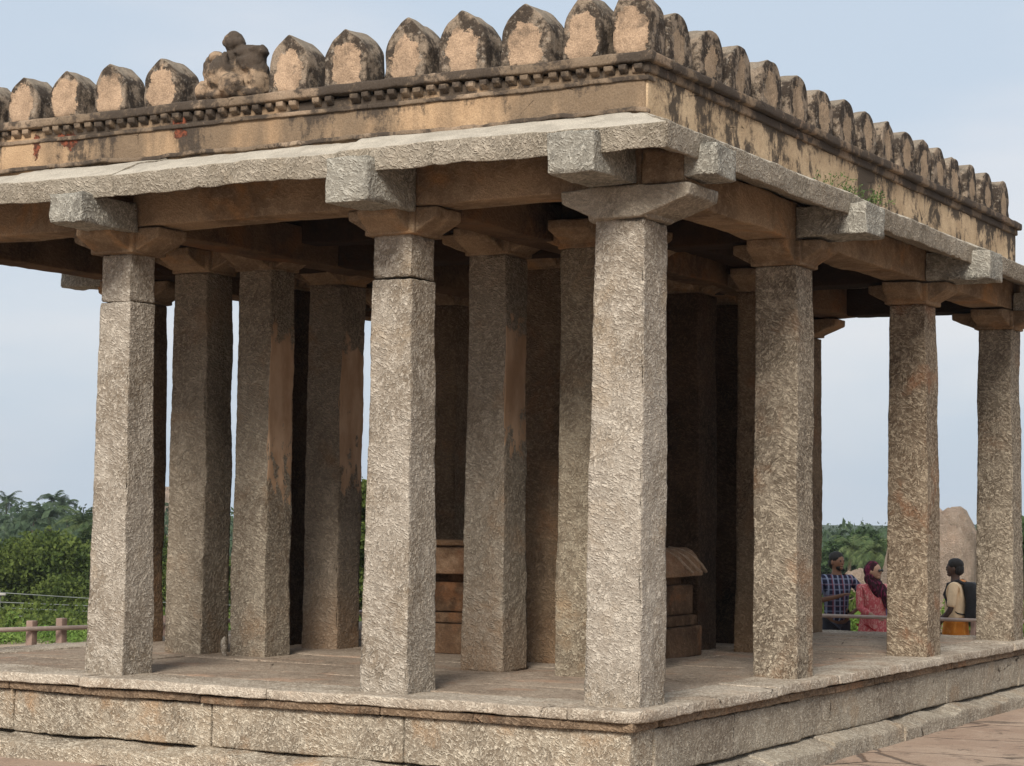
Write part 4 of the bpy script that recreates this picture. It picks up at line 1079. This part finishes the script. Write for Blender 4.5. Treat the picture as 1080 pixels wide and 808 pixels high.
# woman in pink
armsB = [((-.22, -.03, 1.14), (-.14, -.25, 1.04), (.2, -.8, -.1)), ((.25, -.06, 1.12), (.10, -.20, 1.24), (.5, -.3, .5))]
p = at(921, 650, 23.8); q = (p.x, p.y, gz(p.x, p.y))
r2_, hp = person(q, FACE+rad(22), 'woman in a coral pink tunic, dark red headscarf and sunglasses, hand on the rail', 1.555, armsB, rad(28), (.36, .21, .14), 'none', build=1.05)
coral = printed('coral_print', (.50, .10, .11), (.66, .36, .32), 34)
sh_ = shirt(r2_, coral, armsB, 1.75, .92, 1.12, 'tunic'); skirt(r2_, coral, .30, 1.06, (.30, .23), (.175, .135), 'tunic_skirt', 8, .018)
trousers(r2_, simple('red_trousers', (.42, .03, .035), .85), .95); shoes(r2_, simple('sandal_brown', (.1, .06, .04)))
scarfm = printed('maroon_scarf', (.03, .008, .012), (.17, .02, .06), 16)
sc = MB(); c_, s_ = math.cos(rad(28)), math.sin(rad(28)); Rm = np.array([[c_, s_, 0], [-s_, c_, 0], [0, 0, 1]])
for cc_, rr_ in (((0, .025, 1.635), (.100, .105, .115)), ((0, .03, 1.53), (.105, .09, .10)), ((0, -.02, 1.455), (.12, .10, .055))):
    Vb, Pb = ball((0, 0, 0), rr_, 24, 16); Vb += vvec(Vb+3, 14, 5)*.010; sc.add(Vb @ Rm+hp(cc_), Pb)
Vb, Pb = ball((.055, -.115, 1.27), (.075, .05, .20), 24, 18); Vb += vvec(Vb, 12, 6)*.018; Vb[:, 0] += (1.45-Vb[:, 2])*.35; sc.add(Vb, Pb)
Vb, Pb = ball((-.09, -.10, 1.40), (.05, .05, .12), 20, 14); Vb += vvec(Vb, 12, 7)*.012; Vb[:, 0] += (1.45-Vb[:, 2])*.6; sc.add(Vb, Pb)
me = remesh(sc, .012, .003, 2, 'headscarf'); me.materials.append(scarfm); link('headscarf', me, r2_)
gb = MB(); gm = simple('sunglass_black', (.008, .008, .008), .15, .6, 0)
for s in (-1, 1): Vb, Pb = ball((0, 0, 0), (.027, .010, .021), 14, 8); gb.add(Vb @ Rm+hp((s*.031, -.115, 1.625)), Pb)
gb.add(*tube([hp((-.062, -.105, 1.632)), hp((0, -.122, 1.632)), hp((.062, -.105, 1.632))], .005, 6)); gb.build('sunglasses', gm, r2_)
# person in purple behind her
armsC = [((-.24, .02, 1.13), (-.22, -.08, .92), (0, -.2, -1)), ((.24, .02, 1.13), (.22, -.08, .92), (0, -.2, -1))]
p = at(945, 650, 25.2); q = (p.x, p.y, gz(p.x, p.y))
r3_, _ = person(q, FACE+rad(-70), 'person in a purple top mostly hidden by the pillar beside the woman in pink', 1.50, armsC, 0, (.2, .11, .07))
shirt(r3_, printed('purple_cloth', (.05, .03, .12), (.10, .06, .20), 20), armsC, 1.6, .85, 1.1); trousers(r3_, simple('grey_trousers', (.06, .06, .065))); shoes(r3_, simple('shoe_black', (.02, .02, .02)))
# man with backpack
armsD = [((-.23, -.05, 1.13), (-.18, -.22, .98), (0, -.5, -.6)), ((.235, -.02, 1.12), (.215, -.17, .93), (0, -.55, -.7))]
p = at(1008, 650, 23.35); q = (p.x, p.y, gz(p.x, p.y))
r4_, _ = person(q, rad(-60.6)-rad(22), 'man in a cream shirt with a black backpack, seen from the side at the rail', 1.60, armsD, 0, (.07, .038, .025), 'short', build=1.12)
cream = simple('cream_shirt', (.80, .60, .38), .85, .2, .1, 8, .5); shirt(r4_, cream, armsD, .95, .93, 1.2)
skirt(r4_, printed('saffron_cloth', (.50, .17, .02), (.62, .26, .05), 12), .12, 1.02, (.25, .23), (.175, .145), 'waist_cloth', 6, .02); shoes(r4_, simple('sandal_dark', (.04, .03, .02)))
cb_ = MB()
for k in range(2): pass
Vb, Pb = ball((0, .055, 1.455), (.10, .075, .028), 18, 8); cb_.add(Vb, Pb); cb_.build('collar_cloth', simple('orange_collar', (.62, .25, .08)), r4_)
bm_ = simple('backpack_black', (.018, .018, .020), .7, .3, .3, 12, .5)
bp_ = link('backpack', None, loc=r4_.location); bp_.rotation_euler = r4_.rotation_euler; bp_.scale = r4_.scale; tag(bp_, 'black backpack worn by the man in the cream shirt', 'backpack')
V, P = rough_box((-.165, .13, .97), (.165, .33, 1.45), .02, .06, .012, .004, seed=3); t = (V[:, 2]-1.0)/.43; V[:, 1] += .03*np.sin(t*3)-.05*t; V[:, 0] *= 1-.12*t
MB().add(V, P).build('pack_body', bm_, bp_)
V, P = rough_box((-.12, .30, .99), (.12, .375, 1.22), .02, .03, .006, .003, seed=4); MB().add(V, P).build('front_pocket', bm_, bp_)
for s in (-1, 1):
    MB().add(*tube([(s*.12, .17, 1.40), (s*.135, .06, 1.465), (s*.135, -.07, 1.42), (s*.15, -.11, 1.30), (s*.165, -.07, 1.16), (s*.17, .05, 1.07), (s*.13, .16, 1.05)], [.018, .024, .024, .022, .012, .008, .008], 8)).build('strap', bm_, bp_)
# person in peach in front of him
armsE = armsC; p = at(978, 650, 24.1); q = (p.x, p.y, gz(p.x, p.y))
r5_, _ = person(q, rad(119)-rad(0), 'person in a peach tunic facing the man with the backpack, mostly hidden by the pillar', 1.60, armsE, 0, (.1, .055, .035))
peach = simple('peach_cloth', (.60, .33, .18), .85, .2, .15, 8, .5); shirt(r5_, peach, armsE, 1.5, .85, 1.1, 'tunic'); skirt(r5_, peach, .35, 1.0, (.27, .22), (.17, .13), 'tunic_skirt'); trousers(r5_, simple('white_trousers', (.5, .47, .42))); shoes(r5_, simple('shoe_tan', (.1, .07, .05)))

# ------------------------------------------------------------------ air, sun and sky
HAZE = .0003
if HAZE:
    zlo = float(Z.min())-1
    hb = MB().add(np.array([[x, y, z] for x in (-420, 330) for y in (-60, 470) for z in (-14, 16)], float), [[[0, 1, 3, 2], [4, 6, 7, 5], [0, 4, 5, 1], [2, 3, 7, 6], [0, 2, 6, 4], [1, 5, 7, 3]]])
    hm = bpy.data.materials.new('air'); hm.use_nodes = True; t_ = hm.node_tree; t_.nodes.clear()
    o_ = t_.nodes.new('ShaderNodeOutputMaterial'); v_ = t_.nodes.new('ShaderNodeVolumePrincipled')
    v_.inputs['Color'].default_value = (.86, .93, 1, 1); v_.inputs['Density'].default_value = HAZE; v_.inputs['Anisotropy'].default_value = .2
    t_.links.new(v_.outputs[0], o_.inputs['Volume'])
    ho = hb.build('haze', hm, smooth=False); tag(ho, 'thin pale haze', None, kind='stuff')
SUN_EL, SUN_AZ = rad(35), rad(17)     # azimuth east of south
sd = Vector((math.sin(SUN_AZ)*math.cos(SUN_EL), -math.cos(SUN_AZ)*math.cos(SUN_EL), math.sin(SUN_EL)))
ld = bpy.data.lights.new('sun', 'SUN'); lo_ = bpy.data.objects.new('sun', ld); COL.objects.link(lo_)
ld.energy = 4.8; ld.angle = rad(20); ld.color = (1, .95, .87)
lo_.rotation_euler = sd.to_track_quat('Z', 'Y').to_euler()
w = bpy.data.worlds.new('World'); S.world = w; w.use_nodes = True; t = w.node_tree; t.nodes.clear()
wo = t.nodes.new('ShaderNodeOutputWorld'); bg = t.nodes.new('ShaderNodeBackground'); t.links.new(bg.outputs[0], wo.inputs[0])
sky = t.nodes.new('ShaderNodeTexSky'); sky.sky_type = 'NISHITA'; sky.sun_disc = False; sky.sun_elevation = SUN_EL; sky.sun_rotation = math.atan2(sd.x, sd.y); sky.dust_density = 3; sky.air_density = 1
tc = t.nodes.new('ShaderNodeTexCoord'); mp = t.nodes.new('ShaderNodeMapping'); mp.inputs['Scale'].default_value = (1.2, 1.2, 4.5); t.links.new(tc.outputs['Generated'], mp.inputs[0])
n1 = t.nodes.new('ShaderNodeTexNoise'); n1.inputs['Scale'].default_value = 1.7; n1.inputs['Detail'].default_value = 6; n1.inputs['Roughness'].default_value = .5; t.links.new(mp.outputs[0], n1.inputs[0])
mr = t.nodes.new('ShaderNodeMapRange'); mr.interpolation_type = 'SMOOTHSTEP'; mr.inputs[1].default_value = .40; mr.inputs[2].default_value = .66; t.links.new(n1.outputs[0], mr.inputs[0])
cl = t.nodes.new('ShaderNodeMix'); cl.data_type = 'RGBA'; t.links.new(mr.outputs[0], cl.inputs[0]); cl.inputs[6].default_value = (5.15, 5.95, 6.9, 1); cl.inputs[7].default_value = (6.9, 7.0, 7.3, 1)
mx = t.nodes.new('ShaderNodeMix'); mx.data_type = 'RGBA'; mx.inputs[0].default_value = .86; t.links.new(sky.outputs[0], mx.inputs[6]); t.links.new(cl.outputs[2], mx.inputs[7])
t.links.new(mx.outputs[2], bg.inputs[0]); bg.inputs[1].default_value = .12
S.view_settings.view_transform = 'Standard'; S.view_settings.look = 'None'; S.view_settings.exposure = 0; S.view_settings.gamma = 1
S.cycles.max_bounces = 6; S.cycles.diffuse_bounces = 2; S.cycles.volume_bounces = 0
